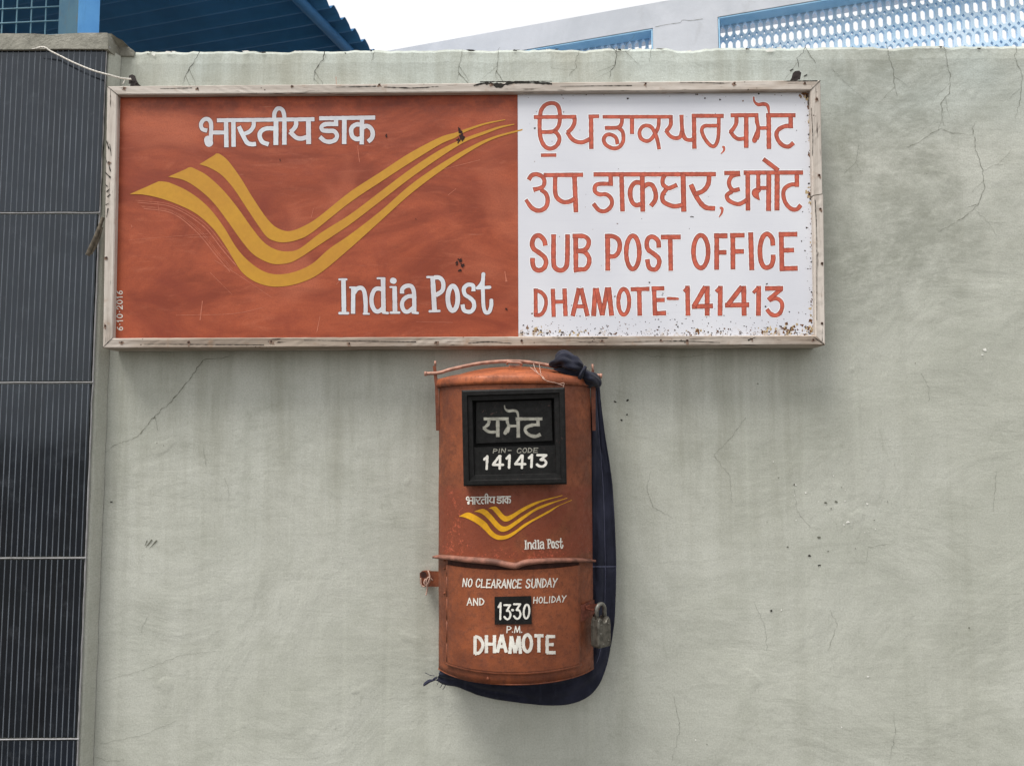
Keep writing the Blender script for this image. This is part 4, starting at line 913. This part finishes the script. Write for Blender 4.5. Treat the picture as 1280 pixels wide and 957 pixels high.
# emblem and small lettering on the body
mb = MB(); q = lambda L: [(570 + x / 8.533, 600 + y / 8.533) for x, y in L]
for a, b in (([(345,302),(390,282),(430,282),(470,325),(510,370),(545,382),(600,360),(700,300),(800,250),(900,215),(1000,190),(1135,158)], [(345,302),(380,305),(420,345),(470,405),(510,435),(540,438),(590,418),(680,355),(780,295),(880,245),(960,215),(1135,164)]),
             ([(190,335),(260,308),(310,310),(370,360),(430,430),(480,480),(520,492),(570,475),(660,415),(760,350),(860,290),(960,250),(1060,222),(1188,185)], [(190,335),(240,340),(290,365),(350,420),(410,490),(460,535),(500,548),(560,530),(640,475),(740,400),(840,330),(940,285),(1060,235),(1188,191)]),
             ([(30,385),(110,345),(160,350),(230,385),(320,450),(370,520),(430,575),(500,590),(560,575),(640,530),(720,470),(800,425),(900,370),(1000,315),(1100,265),(1235,208)], [(30,385),(90,395),(170,430),(250,480),(320,545),(370,595),(430,628),(480,634),(550,620),(620,580),(700,520),(800,450),(900,395),(1000,340),(1100,272),(1235,214)])):
    loft2(mb, q(a), q(b), Pbox, .0010, 0, 90)
build('emblem', mb, M['yellow_bright'], bx)
t1 = HINDI.warp(lambda x, y: (582.5 + (x - 249) * .2557, 620.9 + (y - 149.5) * .27), .29)
tag(lettering(t1, Pbox, .0010, M['white_small'], bx, rough=.12, step=.4), 'small white Hindi lettering')
t2 = INDIA.warp(lambda x, y: (655.5 + (x - 423) * .251, 673.6 + (y - 342) * .25 - (x - 423) * .006), .30)
tag(lettering(t2, Pbox, .0010, M['white_small'], bx, rough=.12, step=.4), 'small white English lettering')
# bent lip over the door
mb = MB(); up_ = [(540.5,695.8),(548,694),(560,694.2),(580,696),(600,697.2),(620,699),(636,702.5),(645,703.5),(655,700),(670,698.5),(695,697.8),(720,697.6),(736,699),(745,700.6)]
lo_ = [(540.5,696.6),(548,698),(560,699.3),(580,702),(600,703.8),(620,706),(634,709),(645,710.5),(655,707),(672,704.2),(695,703),(718,702),(736,701.9),(745,701.6)]
A, B = cr(up_, 4), cr(lo_, 4); k = min(len(A), len(B)); A = [A[int(i * (len(A) - 1) / 59)] for i in range(60)]; B = [B[int(i * (len(B) - 1) / 59)] for i in range(60)]
mb.grid([[Pbox(a[0], a[1] - 1, .0005), Pbox(a[0], a[1], .014), Pbox((a[0] + b[0]) / 2, (a[1] + b[1]) / 2, .018), Pbox(b[0], b[1], .016), Pbox(b[0], b[1] + .4, .0125), Pbox(a[0], a[1] + 2, .0005)] for a, b in zip(A, B)])
build('door_lip', mb, M['lipplate'], bx, smooth=True)
# collection door
zt_, zb_ = zat(711.5), zat(838)
ta = math.asin((Pbox(562, 760, 0).x - BC) / RC); tb = math.asin((Pbox(723, 760, 0).x - BC) / RC)
mb = MB(); rows = []
N = 34; G = .0075
for i in range(25):
    z = zb_ + (zt_ - zb_) * i / 24
    r = [cyl(ta, z, .0003)] + [cyl(ta + (tb - ta) * k / N, z, G + dent(cyl(ta + (tb - ta) * k / N, z))) for k in range(N + 1)] + [cyl(tb, z, .0003)]
    rows.append(r)
ids = mb.grid(rows); 
for e, z in ((0, zb_), (-1, zt_)): mb.grid([[v for v in rows[e]], [cyl(ta, z, .0003)] + [cyl(ta + (tb - ta) * k / N, z, .0003) for k in range(N + 1)] + [cyl(tb, z, .0003)]])
door = build('door', mb, M['boxpaint'], bx, smooth=True)
mb = MB()                                       # rust-brown strips, shade of the gap round the door painted on
for t0, t1 in ((ta - .030, ta), (tb, tb + .020)):
    mb.grid([[cyl(t0, z, .0009 + dent(cyl(t0, z))), cyl((t0 + t1) / 2, z, .0010 + dent(cyl(t0, z))), cyl(t1, z, .0009 + dent(cyl(t1, z)))] for z in [zb_ + (zt_ - zb_) * k / 20 for k in range(21)]])
mb.grid([[cyl(ta - .03 + (tb - ta + .044) * k / 40, z, .0010 + dent(cyl(ta - .03 + (tb - ta + .044) * k / 40, z))) for k in range(41)] for z in (zt_, zt_ + .013)])
build('door_gap_shade', mb, M['boxdark'], bx)
mb = MB(); mb.tube([cyl(ta - .03 + (tb - ta + .05) * k / 40, zb_ - .004 + .0006 * mn.noise(Vector((k * .5, 1, 2))), .003) for k in range(41)], .0045, 8)
build('sill_bead', mb, M['boxpaint'], bx, smooth=True)
mb = MB(); th = ta - .014
seg = [(709, 722), (724, 748), (750, 776), (778, 803), (805, 827)]
zlen = zt_ - zb_
for i, (a, b) in enumerate(seg):
    za, zb2 = zt_ - (a - 709) / 118 * zlen, zt_ - (b - 709) / 118 * zlen
    mb.tube([cyl(th, za, .003 + .0008 * (i % 2)), cyl(th, zb2, .003 + .0008 * (i % 2))], .0042, 10)
build('hinge', mb, M['boxpaint'], door, smooth=True)
t = Text()
caps(t, 'NO', 560, 710, 8, 145, 238, (100, 102), (178, 182), 11, .12, gap=.35); caps(t, 'CLEARANCE', 560, 710, 8, 278, 730, (108, 112), (188, 196), 11.5, .1, gap=.3); caps(t, 'SUNDAY', 560, 710, 8, 778, 1085, (106, 98), (192, 184), 12, .1, gap=.28)
caps(t, 'AND', 560, 710, 8, 192, 360, (295, 300), (365, 368), 11); caps(t, 'HOLIDAY', 560, 710, 8, 855, 1175, (290, 270), (348, 332), 10, .08); caps(t, 'P.M.', 560, 710, 8, 584, 745, (575, 575), (640, 638), 10.5, .05, gap=.2)
tag(lettering(t, Pbox, G + .0008, M['white_small'], door, rnd=True, rough=.14, step=.5), 'small uneven white capitals')
t = Text(); caps(t, 'DHAMOTE', 560, 710, 8, 262, 1072, (668, 668), (850, 838), 33, 0, gap=.26, jit=.05)
tag(lettering(t, Pbox, G + .0008, M['white_small'], door, rough=.12, step=.6), 'large white capitals')
tp = [(465, 283), (832, 275), (838, 557), (468, 560)]; tp = [(560 + x / 8, 710 + y / 8) for x, y in tp]
mb = MB(); n = 16
def bil(u, v):
    a = [tp[0][i] + (tp[1][i] - tp[0][i]) * u for i in (0, 1)]; b = [tp[3][i] + (tp[2][i] - tp[3][i]) * u for i in (0, 1)]; return (a[0] + (b[0] - a[0]) * v, a[1] + (b[1] - a[1]) * v)
mb.grid([[Pbox(*bil(i / n, j / n), G + .0032) for i in range(n + 1)] for j in range(n + 1)])
for jj in (0, 1): mb.grid([[Pbox(*bil(i / n, jj), G + d) for i in range(n + 1)] for d in (.0032, .0008)])
for ii in (0, 1): mb.grid([[Pbox(*bil(ii, j / n), G + d) for j in range(n + 1)] for d in (.0032, .0008)])
tpl = build('time_plate', mb, M['black'], door)
t = Text()
caps(t, '1', 560, 710, 8, 500, 545, (350, 350), (510, 510), 19, .02); caps(t, '3', 560, 710, 8, 562, 632, (358, 358), (508, 508), 19); caps(t, '*', 560, 710, 8, 637, 660, (335, 335), (490, 490), 24); caps(t, '3', 560, 710, 8, 658, 732, (358, 355), (512, 510), 19); caps(t, '0', 560, 710, 8, 745, 812, (360, 360), (508, 508), 19, .06)
t.k = [(p, w, st) for p, w, st in t.k]
# numerals ride on the plate as one sub-part of the door (deepest level used)
lt = lettering(t, Pbox, G + .0036, M['white_small'], door, rnd=True, rough=.12, step=.5); tag(lt, 'white collection time numerals')
# rivets
for x, y in ((610, 847.5), (556, 710), (556, 741), (556, 700)):
    mb = MB(); c = Pbox(x, y, .0); d = (Vector((c.x, c.y, 0)) - Vector((BC, CY, 0))).normalized(); tx = Vector((-d.y, d.x, 0)); r = .0042 if x > 600 else .003
    ids = mb.grid([[c + d * h + (tx * math.cos(2 * math.pi * k / 10) + Vector((0, 0, 1)) * math.sin(2 * math.pi * k / 10)) * r * s_ for k in range(10)] for h, s_ in ((0, 1), (.0022, .9), (.0034, .5))], closed=True); mb.face(ids[-1])
    build('rivet', mb, M['boxpaint'], bx, smooth=True)
# hasp folded round the right side, with its staple
mb = MB(); A = [(723, 757.5, .007), (731, 754.5, .007), (738, 751.5, .007)]; B_ = [(724, 777.5, .007), (732, 774, .007), (739, 769.5, .007)]
fr = [[Pbox(*a), Pbox(*b)] for a, b in zip(A, B_)] + [[U(743, 749.5, -.07), U(743.5, 766, -.07)]]
bk = [[p + Vector((-.001, .0045, 0)) for p in r] for r in fr]
for i in range(3):
    mb.quad(fr[i][0], fr[i + 1][0], fr[i + 1][1], fr[i][1]); mb.quad(bk[i][0], bk[i][1], bk[i + 1][1], bk[i + 1][0])
    for s_ in (0, 1): mb.quad(fr[i][s_], fr[i + 1][s_], bk[i + 1][s_], bk[i][s_])
mb.quad(fr[0][0], fr[0][1], bk[0][1], bk[0][0])
st = [(732, 757, -.15), (738, 754.5, -.155), (746, 754.5, -.155), (750, 757.5, -.15), (749, 761.5, -.15), (740, 762.5, -.15), (732, 760, -.15)]
mb.prism([U(a, b, y - .004) for a, b, y in st], [U(a, b, y + .004) + Vector((0, 0, -.002)) for a, b, y in st])
build('hasp', mb, M['rustsheet'], bx)
# wall tab on the left with twisted wire
mb = MB(); tq = [(524.5, 716), (528, 713), (549, 713.5), (549, 733), (529, 732.5), (525, 729)]
mb.prism([U(a, b, -.036) for a, b in tq], [U(a, b, -.031) for a, b in tq])
mb.box((U(528, 715, -.031).x, -.031, U(528, 731, -.031).z), (U(536, 715, -.031).x, -.001, U(528, 715, -.031).z))
wt = build('wall_tab', mb, M['boxpaint'], bx)
mb = MB()
blob(mb, (529.3, 717.8), (4.2, 4.0), lambda a, b, o: U(a, b, -.0362 - o), .0004, 1, n=16, jag=.1); blob(mb, (533, 727), (2.6, 3.4), lambda a, b, o: U(a, b, -.0362 - o), .0004, 1, n=16, jag=.3)  # dark spots, shade inside the tab's hole put on as colour
for pts in ([(535,713,-.04),(537,718,-.045),(538,724,-.043),(535,731,-.04)], [(532,723,-.042),(530,728,-.045),(533,731,-.043),(537,723,-.046),(536,714,-.043)], [(541,725,-.042),(536,721,-.046),(533,726,-.045),(534,734,-.042),(533.5,739,-.04),(532.5,743.5,-.04)], [(526,722,-.04),(527,731,-.041),(531,733,-.04)]):
    mb.tube([U(*p) for p in cr(pts, 1)], .0019, 7)
build('binding_wire', mb, [M['string'], M['boxdark']], wt, smooth=True)

# ------------------------------------------------------------------ padlock
pc_ = U(751, 789, -.150)
pk = thing('padlock', 'worn grey steel padlock hanging from the hasp at the letter box door', 'padlock', pc_)
Rz = Matrix.Rotation(R_(38), 4, 'Z'); T = Matrix.Translation(pc_) @ Rz
outl = [(-.022, -.030), (-.019, -.035), (.019, -.035), (.022, -.030), (.0225, .016), (.020, .030), (.016, .036), (.011, .036), (.0075, .030), (.004, .026), (-.004, .026), (-.0075, .030), (-.011, .036), (-.016, .036), (-.020, .030), (-.0225, .016)]
mb = MB(); ls = [(-.0145, .88), (-.0125, .97), (-.011, 1), (-.004, 1), (-.0035, .97), (.0035, .97), (.004, 1), (.011, 1), (.0125, .97), (.0145, .88)]
ids = mb.grid([[T @ Vector((x * s_, y, z * (s_ if abs(y) > .012 else (1 + s_) / 2))) for x, z in outl] for y, s_ in ls], closed=True); mb.face(ids[0][::-1]); mb.face(ids[-1])
build('body', mb, M['steel'], pk)
mb = MB(); sp = [(-.0135, .030), (-.0135, .052)] + [(-.0135 * math.cos(a), .052 + .0145 * math.sin(a)) for a in [math.pi * k / 12 for k in range(1, 12)]] + [(.0135, .052), (.0135, .030)]
mb.tube([T @ Vector((x, 0, z)) for x, z in sp], .0052, 12); build('shackle', mb, M['steel2'], pk, smooth=True)
for x, z in ((-.006, -.026), (.012, -.02), (-.014, .0), (-.012, .02), (.013, .02)):
    mb = MB(); ids = mb.grid([[T @ Vector((x + .0022 * s_ * math.cos(2 * math.pi * k / 8), -.0145 - h, z + .0022 * s_ * math.sin(2 * math.pi * k / 8))) for k in range(8)] for h, s_ in ((0, 1), (.0014, .7))], closed=True); mb.face(ids[-1]); build('rivet_head', mb, M['steel2'], pk)


# ------------------------------------------------------------------ the navy cloth strap
outer = [(747.5,470),(750,492),(753,520),(757,550),(761.5,578),(765,605),(767.5,640),(769,675),(770,705),(769.5,735),(768.5,765),(766,790),(762,815),(757,836),(749,855),(738,868),(724,876),(706,880.5),(685,881),(660,879),(640,876.5),(618,873),(600,869),(585,863),(570,857.5),(556,855),(546,850.5)]
inner = [(738,470),(739,492),(739,520),(739,550),(739,578),(739,605),(739,640),(739,675),(739,705),(739,735),(739,765),(738,785),(737,800),(733,812),(726,822),(716,830),(704,836),(692,840),(676,842),(656,842),(638,842),(620,841),(604,839),(590,836),(576,834),(562,833.5),(552,834)]
A, B = cr(outer, 5), cr(inner, 5)
def resn(p, n):
    L = [0]
    for a, b in zip(p, p[1:]): L.append(L[-1] + math.dist(a, b))
    out = []; j = 0
    for k in range(n + 1):
        t = L[-1] * k / n
        while j < len(L) - 2 and L[j + 1] < t: j += 1
        f = min(1, max(0, (t - L[j]) / max(1e-9, L[j + 1] - L[j]))); out.append((p[j][0] + (p[j + 1][0] - p[j][0]) * f, p[j][1] + (p[j + 1][1] - p[j][1]) * f))
    return out
def byparam(P, n):
    out = []
    seg_n = len(P) - 1
    for k in range(n + 1):
        u = k / n * seg_n; i = min(int(u), seg_n - 1); t = u - i
        p1, p2 = P[i], P[i + 1]; p0 = P[i - 1] if i else (2 * p1[0] - p2[0], 2 * p1[1] - p2[1]); p3 = P[i + 2] if i + 2 <= seg_n else (2 * p2[0] - p1[0], 2 * p2[1] - p1[1])
        out.append(tuple(.5 * (2 * b + (c - a) * t + (2 * a - 5 * b + 4 * c - d) * t * t + (3 * b - a - 3 * c + d) * t ** 3) for a, b, c, d in zip(p0, p1, p2, p3)))
    return out
NL, NW = 180, 16
A, B = byparam(outer, NL), byparam(inner, NL)
mb = MB(); rows = []
for i in range(NL + 1):
    r = []
    for j in range(NW + 1):
        t = j / NW; x = B[i][0] + (A[i][0] - B[i][0]) * t; y = B[i][1] + (A[i][1] - B[i][1]) * t
        f = i / NL
        dep = -.05 - .010 * math.sin(t * 5.2 + .8 + 1.6 * mn.noise(Vector((f * 5, 0, 2)))) * (1 - .5 * f) - .005 * mn.noise(Vector((x * .035, y * .02, 1))) + .02 * max(0, f - .75)
        dep -= .012 * abs(mn.noise(Vector((t * 2.6 + f * 2.2, f * 7, 5)))) + .006 * abs(mn.noise(Vector((t * 3 - f * 14, f * 16, 11)))) + .004 * mn.noise(Vector((t * 7 + f * 9, f * 5, 8)))
        if f > .45: dep -= .008 * max(0, math.sin(t * 8 + f * 4 + 2 * mn.noise(Vector((f * 6, 1, 1))))) ** 2
        if f < .35: dep -= .010 * max(0, math.sin(t * 9 + f * 7)) * (1 - f / .35)
        if j >= NW - 1: dep += .004
        ys = 707 + (t - .5) * 3
        if f < .5 and abs(y - ys) < 1.6: dep += .004
        if f > .985: x -= random.uniform(-.5, 1.6) * (1 if j % 2 else .2)
        r.append(U(x, y, dep))
    rows.append(r)
mb.grid(rows)
clo = thing('cloth_strap', 'dark navy cloth knotted on the bail rod, hanging down beside and under the letter box', 'cloth', U(742, 470, -.06))
o = build('hanging_length', mb, M['cloth'], clo, smooth=True); md = o.modifiers.new('thick', 'SOLIDIFY'); md.thickness = .003; md.offset = 0
# frayed end, hem and stitching
mb = MB()
for tt in (.62,):
    q = [rows[i][int(NW * tt)] + Vector((0, -.0022, 0)) for i in range(6, 92)]; mb.tube(q, .0006, 5)
hem = min(range(20, 90), key=lambda i: abs(A[i][1] - 708)); mb.tube([p + Vector((0, -.0024, .001 * mn.noise(Vector((k * 1.0, 3, 3))))) for k, p in enumerate(rows[hem])], .0013, 5)
build('stitching', mb, M['stitch'], clo)
mb = MB()
for pts, r in (([(545,849),(540,850),(536,851),(531,854.5),(529.5,857)], [.001,.003,.0045,.004,.001]), ([(543,844),(538,843.5),(534,841.5),(531,840.2)], [.0008]*4), ([(548,852),(546.5,855.5)], [.001,.0006]), ([(553,854),(551,858),(549.5,859)], [.0012,.0009,.0005]), ([(557,855.5),(555,859.5),(553,861)], [.001,.0008,.0005]), ([(546,846),(542,848),(540,850)], [.003,.002,.001])):
    P = cr([(a, b, rr) for (a, b), rr in zip(pts, r)], 1.2); mb.tube([U(p[0], p[1], -.03) for p in P], [max(.0004, p[2]) for p in P], 6)
build('frayed_thread', mb, M['thread'], clo)
# knot: two crumpled bows and a wrapped band
def bow(mb, path, fl=1.0, sd=0):
    P = cr(path, 1.2); rows = []; n = 28
    for i, (x, y, r, rz, dep) in enumerate(P):
        a = P[max(i - 1, 0)]; b = P[min(i + 1, len(P) - 1)]; d = Vector((b[0] - a[0], b[1] - a[1])).normalized(); nn = Vector((-d.y, d.x)); row = []
        for k in range(n):
            ang = 2 * math.pi * k / n; w = 1 + .16 * math.sin(ang * 3 + i * .12 + sd) + .09 * math.sin(ang * 7 - i * .2) + .24 * mn.noise(Vector((math.cos(ang) * 1.5, math.sin(ang) * 1.5, i * .10 + sd)))
            c, s_ = math.cos(ang), math.sin(ang)
            row.append(U(x + nn.x * r * c * w, y + nn.y * r * c * w, dep - rz * s_ * w))
        rows.append(row)
    ids = mb.grid(rows, closed=True); mb.face(ids[0]); mb.face(ids[-1])
mb = MB()
bow(mb, [(686,456,1.0,.004,-.12),(689,455,4,.014,-.125),(695,453,5.2,.020,-.13),(700,450.5,9.0,.026,-.135),(705,450,11.0,.030,-.138),(713,453.5,10.5,.030,-.14),(721,457,8.6,.026,-.14),(726,459,6.0,.020,-.135),(728.5,460.5,1,.004,-.13)], sd=1)
bow(mb, [(692,461,1,.006,-.13),(702,463,3.4,.012,-.135),(713,465.5,5.2,.018,-.135),(723,467.5,8.2,.026,-.13),(732,471,9.6,.030,-.125),(740,475,9.6,.030,-.115),(745.5,480,6.8,.022,-.10),(746.5,484,3.0,.01,-.09)], sd=4)
build('knot', mb, M['cloth'], clo, smooth=True)
mb = MB(); bow(mb, [(732.5,457.5,1.6,.006,-.150),(729,463.5,2.8,.012,-.152),(726,469,3.0,.012,-.152),(723,475,2.0,.008,-.148)], sd=9); build('wrapped_fold', mb, M['cloth'], clo, smooth=True)

# ------------------------------------------------------------------ rope and stick at the left of the board
rp = [(46,60.5,-.080),(52,59.2,-.085),(57,60,-.086),(63,64,-.083),(75,70,-.083),(90,77.5,-.083),(105,84,-.082),(120,89.5,-.08),(135,93.5,-.075),(148,97,-.068),(157,98.5,-.060),(164,99,-.054)]
P = cr(rp, 1.6); mb = MB(); base = [U(*p) for p in P]
for ph in (0, 2.1, 4.2):
    mb.tube([p + Vector((0, math.cos(i * .8 + ph) * .0011, math.sin(i * .8 + ph) * .0011)) for i, p in enumerate(base)], .0015, 6)
for pts in ([(156,98.5,-.06),(155,102,-.062),(153.5,105,-.064)], [(46,60.5,-.08),(40,61.5,-.076)]): mb.tube([U(*p) for p in cr(pts, 1)], .0012, 6)
o = build('rope', mb, M['rope'], loc=base[-1], smooth=True); tag(o, 'thin white twisted rope stretched from the pillar cap to the iron tab above the board', 'rope')
mb = MB(); sk = [(109.5,319,-.074),(113,311,-.076),(118,300,-.077),(122,290,-.076),(126,280,-.073),(129,272,-.070)]
P = cr(sk, 2); mb.tube([U(p[0], p[1], p[2]) for p in P], [.0042 + .0016 * (1 - i / len(P)) + .0008 * mn.noise(Vector((i * .7, 0, 0))) for i in range(len(P))], 9)
mb.tube([U(a, b, -.072) for a, b in ((114, 318), (119, 308), (124, 296), (128, 284))], [.002, .004, .0035, .002], 8)
o = build('stick', mb, M['twig'], loc=U(118, 300, -.075)); tag(o, 'short grey broken stick wedged between the tiled pillar and the board', 'stick')

# ------------------------------------------------------------------ blue shed behind the wall, left
ZS = 3.5
A0 = UZ(466, 63, ZS); ev = Vector((.288, 1, 0)).normalized(); lv = Vector((-ev.y, ev.x, 0))
shed = thing('shed', 'dark blue corrugated shed roof on a blue post, rising behind the wall', 'shed', (-1.6, .5, 0))
mb = MB(); rows = []
pit = .098; s0, s1 = -1.35, 1.25; ns = int((s1 - s0) / pit * 10)
for i in range(ns + 1):
    s_ = s0 + (s1 - s0) * i / ns; ph = (s_ / pit) % 1.0
    h = .014 * math.sin(2 * math.pi * ph) + .004 * math.sin(4 * math.pi * ph + .6)
    rows.append([A0 + ev * (s_ + (.004 * mn.noise(Vector((s_ * 9, 1, 1))) if k == 0 else 0)) + lv * (k * .45) + Vector((0, 0, h + k * .004)) for k in range(12)])
mb.grid(rows); o = build('roof_sheet', mb, M['roofblue'], shed, smooth=True); md = o.modifiers.new('thick', 'SOLIDIFY'); md.thickness = .0015
mb = MB(); Q = UZ(440, 62, ZS - .055) if False else None
for off in (.085, 1.6, 3.2):
    a = A0 + lv * off + Vector((0, 0, -.034)); mb.tube([a + ev * s0, a + ev * (s0 + .9), a + ev * s1], .024, 14)
build('purlin', mb, M['roofblue2'], shed, smooth=True)
mb = MB(); zpost = 3.46
pn = U(97.5, 20, .36); pl_ = U(73.5, 20, .43); pr = U(124.5, 20, .41); bk_ = pl_ + pr - pn
mb.prism([Vector((p.x, p.y, 0)) for p in (pl_, pn, pr, bk_)], [Vector((p.x, p.y, zpost)) for p in (pl_, pn, pr, bk_)])
for i, fm in enumerate(mb.m): pass
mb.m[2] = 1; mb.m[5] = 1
build('post', mb, [M['bluepost'], M['bluegrime']], shed)
# the wire mesh beside the post
mb = MB(); YM = .62
zlow, zhigh = U(40, 130, YM).z, U(40, -140, YM).z
for k in range(-8, 4):
    xa = U(58 + 18.05 * (k - 0), 0, YM).x + (0 if k < 4 else 0)
    if U(58 + 18.05 * k, 0, YM).x > U(74, 0, YM).x: continue
    mb.tube([Vector((xa, YM, zlow)), Vector((xa, YM, zhigh))], .0024, 6)
for k in range(-8, 6):
    a, b = U(-120, 18.5 + 17.6 * k, YM), U(80, 9.0 + 17.6 * k, YM); mb.tube([a + Vector((0, -.005, 0)), b + Vector((0, -.005, 0))], .0024, 6)
zz = zlow
mb.box((U(-125, 0, YM).x, YM - .015, zlow - .03), (U(80, 0, YM).x, YM + .015, zlow))
mb.box((U(-125, 0, YM).x - .03, YM - .015, 0), (U(-125, 0, YM).x, YM + .015, zhigh)); mb.box((U(80, 0, YM).x, YM - .015, 0), (U(80, 0, YM).x + .03, YM + .015, zhigh))
o = build('wire_mesh_screen', mb, M['wire'], loc=(U(0, 0, YM).x, YM, 0)); tag(o, 'pale blue square wire mesh screen left of the blue post', 'mesh screen')

# ------------------------------------------------------------------ house parapet with blue lattice, right
EV = Vector((.953, -.304, 0)).normalized(); NV = Vector((-.304, -.953, 0)).normalized()
d = ray(900, 40); OH = CAM + d * (5.2 / d.y)
def H2(px, py, off=0.0):                        # sight line met with the house wall (off = distance behind its face)
    d = ray(px, py); o_ = OH - NV * off; t = (o_ - CAM).dot(NV) / d.dot(NV); p = CAM + d * t; return ((p - OH).dot(EV), p.z)
def HP(s_, z, back=0.0): return OH + EV * s_ - NV * back + Vector((0, 0, z - OH.z))
sL, zTop = H2(897, 20); sS, zTop2 = H2(816, 36.5); _, zPar = H2(835, 0)
_, zPar2 = H2(680, 29.2); zPar = (zPar + zPar2) / 2; zOpen = (zTop + zTop2) / 2
sEnd = sL + 3.4; sSm = sS - 1.5; sLeft = sSm - 1.2; zBot = zOpen - .95
TK = .24
hs_ = thing('house', 'pale grey house parapet with light blue lattice openings, sloping away behind the wall', 'house', HP(sL, 0) * 1.0)
ORG[hs_] = Vector((hs_.location.x, hs_.location.y, 0)); hs_.location = ORG[hs_]
mb = MB()
def hb_(s0, s1, z0, z1, b0=0.0, b1=TK, m=0, mbx=None):
    P = [HP(s0, z0, b0), HP(s1, z0, b0), HP(s1, z1, b0), HP(s0, z1, b0)]; Q = [HP(s0, z0, b1), HP(s1, z0, b1), HP(s1, z1, b1), HP(s0, z1, b1)]; (mbx or mb).prism(P, Q, m)
hb_(sLeft, sEnd + .6, zOpen, zPar); hb_(sLeft, sEnd + .6, 0, zBot)
hb_(sLeft, sSm, zBot, zOpen); hb_(sS, sL, zBot, zOpen); hb_(sEnd, sEnd + .6, zBot, zOpen)
hb_(sLeft, sLeft + .2, 0, zBot - .1, TK, 4.5); hb_(sEnd + .4, sEnd + .6, 0, zBot - .1, TK, 4.5); hb_(sLeft, sEnd + .6, zBot - .25, zBot - .1, TK + .002, 4.5)
for ox, oy, sc, pts in ((680, 20, 6.4, [(890, 90), (960, 75), (1040, 62), (1090, 55), (1110, 35), (1180, 38), (1270, 25)]),):
    ribbon(mb, [(ox + a / sc, oy + b / sc) for a, b in pts], .35, lambda x, y, o: HP(*H2(x, y), -o), .002, 1, step=2, rough=.4)
build('parapet_wall', mb, [M['house'], M['crack']], hs_)
mb = MB(); e = .003                             # painted reveals of both openings
for s0, s1 in ((sSm, sS), (sL, sEnd)):
    hb_(s0 + e, s1 - e, zOpen - .012, zOpen - .003, .004, .118); hb_(s0 + .003, s0 + .012, zBot + e, zOpen - .014, .004, .118); hb_(s1 - .012, s1 - .003, zBot + e, zOpen - .014, .004, .118)
build('reveal', mb, M['jamb'], hs_)
def lattice(s0, s1, z0, z1, bk, tk, a, b):
    mb = MB(); na = int((s1 - s0) / a) + 1; nbv = int((z1 - z0) / b) + 1
    dx, dz = .20 * a, .15 * b
    O8 = [(-(a/2 - dx), b/2), ((a/2 - dx), b/2), (a/2, b/2 - dz), (a/2, -(b/2 - dz)), ((a/2 - dx), -b/2), (-(a/2 - dx), -b/2), (-a/2, -(b/2 - dz)), (-a/2, (b/2 - dz))]
    I8 = [(-.10*a, .39*b), (.10*a, .39*b), (.32*a, .23*b), (.32*a, -.23*b), (.10*a, -.39*b), (-.10*a, -.39*b), (-.32*a, -.23*b), (-.32*a, .23*b)]
    cl = lambda s_, z: (min(max(s_, s0), s1), min(max(z, z0), z1))
    for i in range(na):
        for j in range(nbv):
            cs, cz = s0 + a * (i + .5), z1 - b * (j + .5) + b * .5 - b * .42
            jx, jz = random.uniform(-.03, .03) * a, random.uniform(-.02, .02) * b
            of = [HP(*cl(cs + x, cz + z), bk) for x, z in O8]; ob = [HP(*cl(cs + x, cz + z), bk + tk) for x, z in O8]
            nf = [HP(*cl(cs + x + jx, cz + z + jz), bk) for x, z in I8]; nk = [HP(*cl(cs + (x + jx) * .97, cz + (z + jz) * .97), bk + tk) for x, z in I8]
            F = [[mb.vert(p) for p in L] for L in (of, nf, ob, nk)]
            for k in range(8):
                m_ = (k + 1) % 8
                mb.face((F[0][k], F[0][m_], F[1][m_], F[1][k])); mb.face((F[2][k], F[3][k], F[3][m_], F[2][m_])); mb.face((F[1][k], F[1][m_], F[3][m_], F[3][k]))
                if k in (1, 3, 5, 7): mb.face((F[0][k], F[2][k], F[2][m_], F[0][m_]))
    return mb
sa, sb = H2(905.5, 50, .12)[0], H2(1072.7, 50, .12)[0]; pa = (sb - sa) / 17.0
zv = abs(H2(1070, 28, .12)[1] - H2(1070, 47, .12)[1])
for s0, s1 in ((sSm + .004, sS - .004), (sL + .004, sEnd - .004)):
    build('lattice', lattice(s0, s1, zBot + .004, zOpen - .006, .12, .032, pa, zv), M['jali'], hs_, recalc=True)
print('lattice pitch', pa, zv, 'zOpen', zOpen, 'zPar', zPar, 'ZR', ZR, 'ZB', ZB)
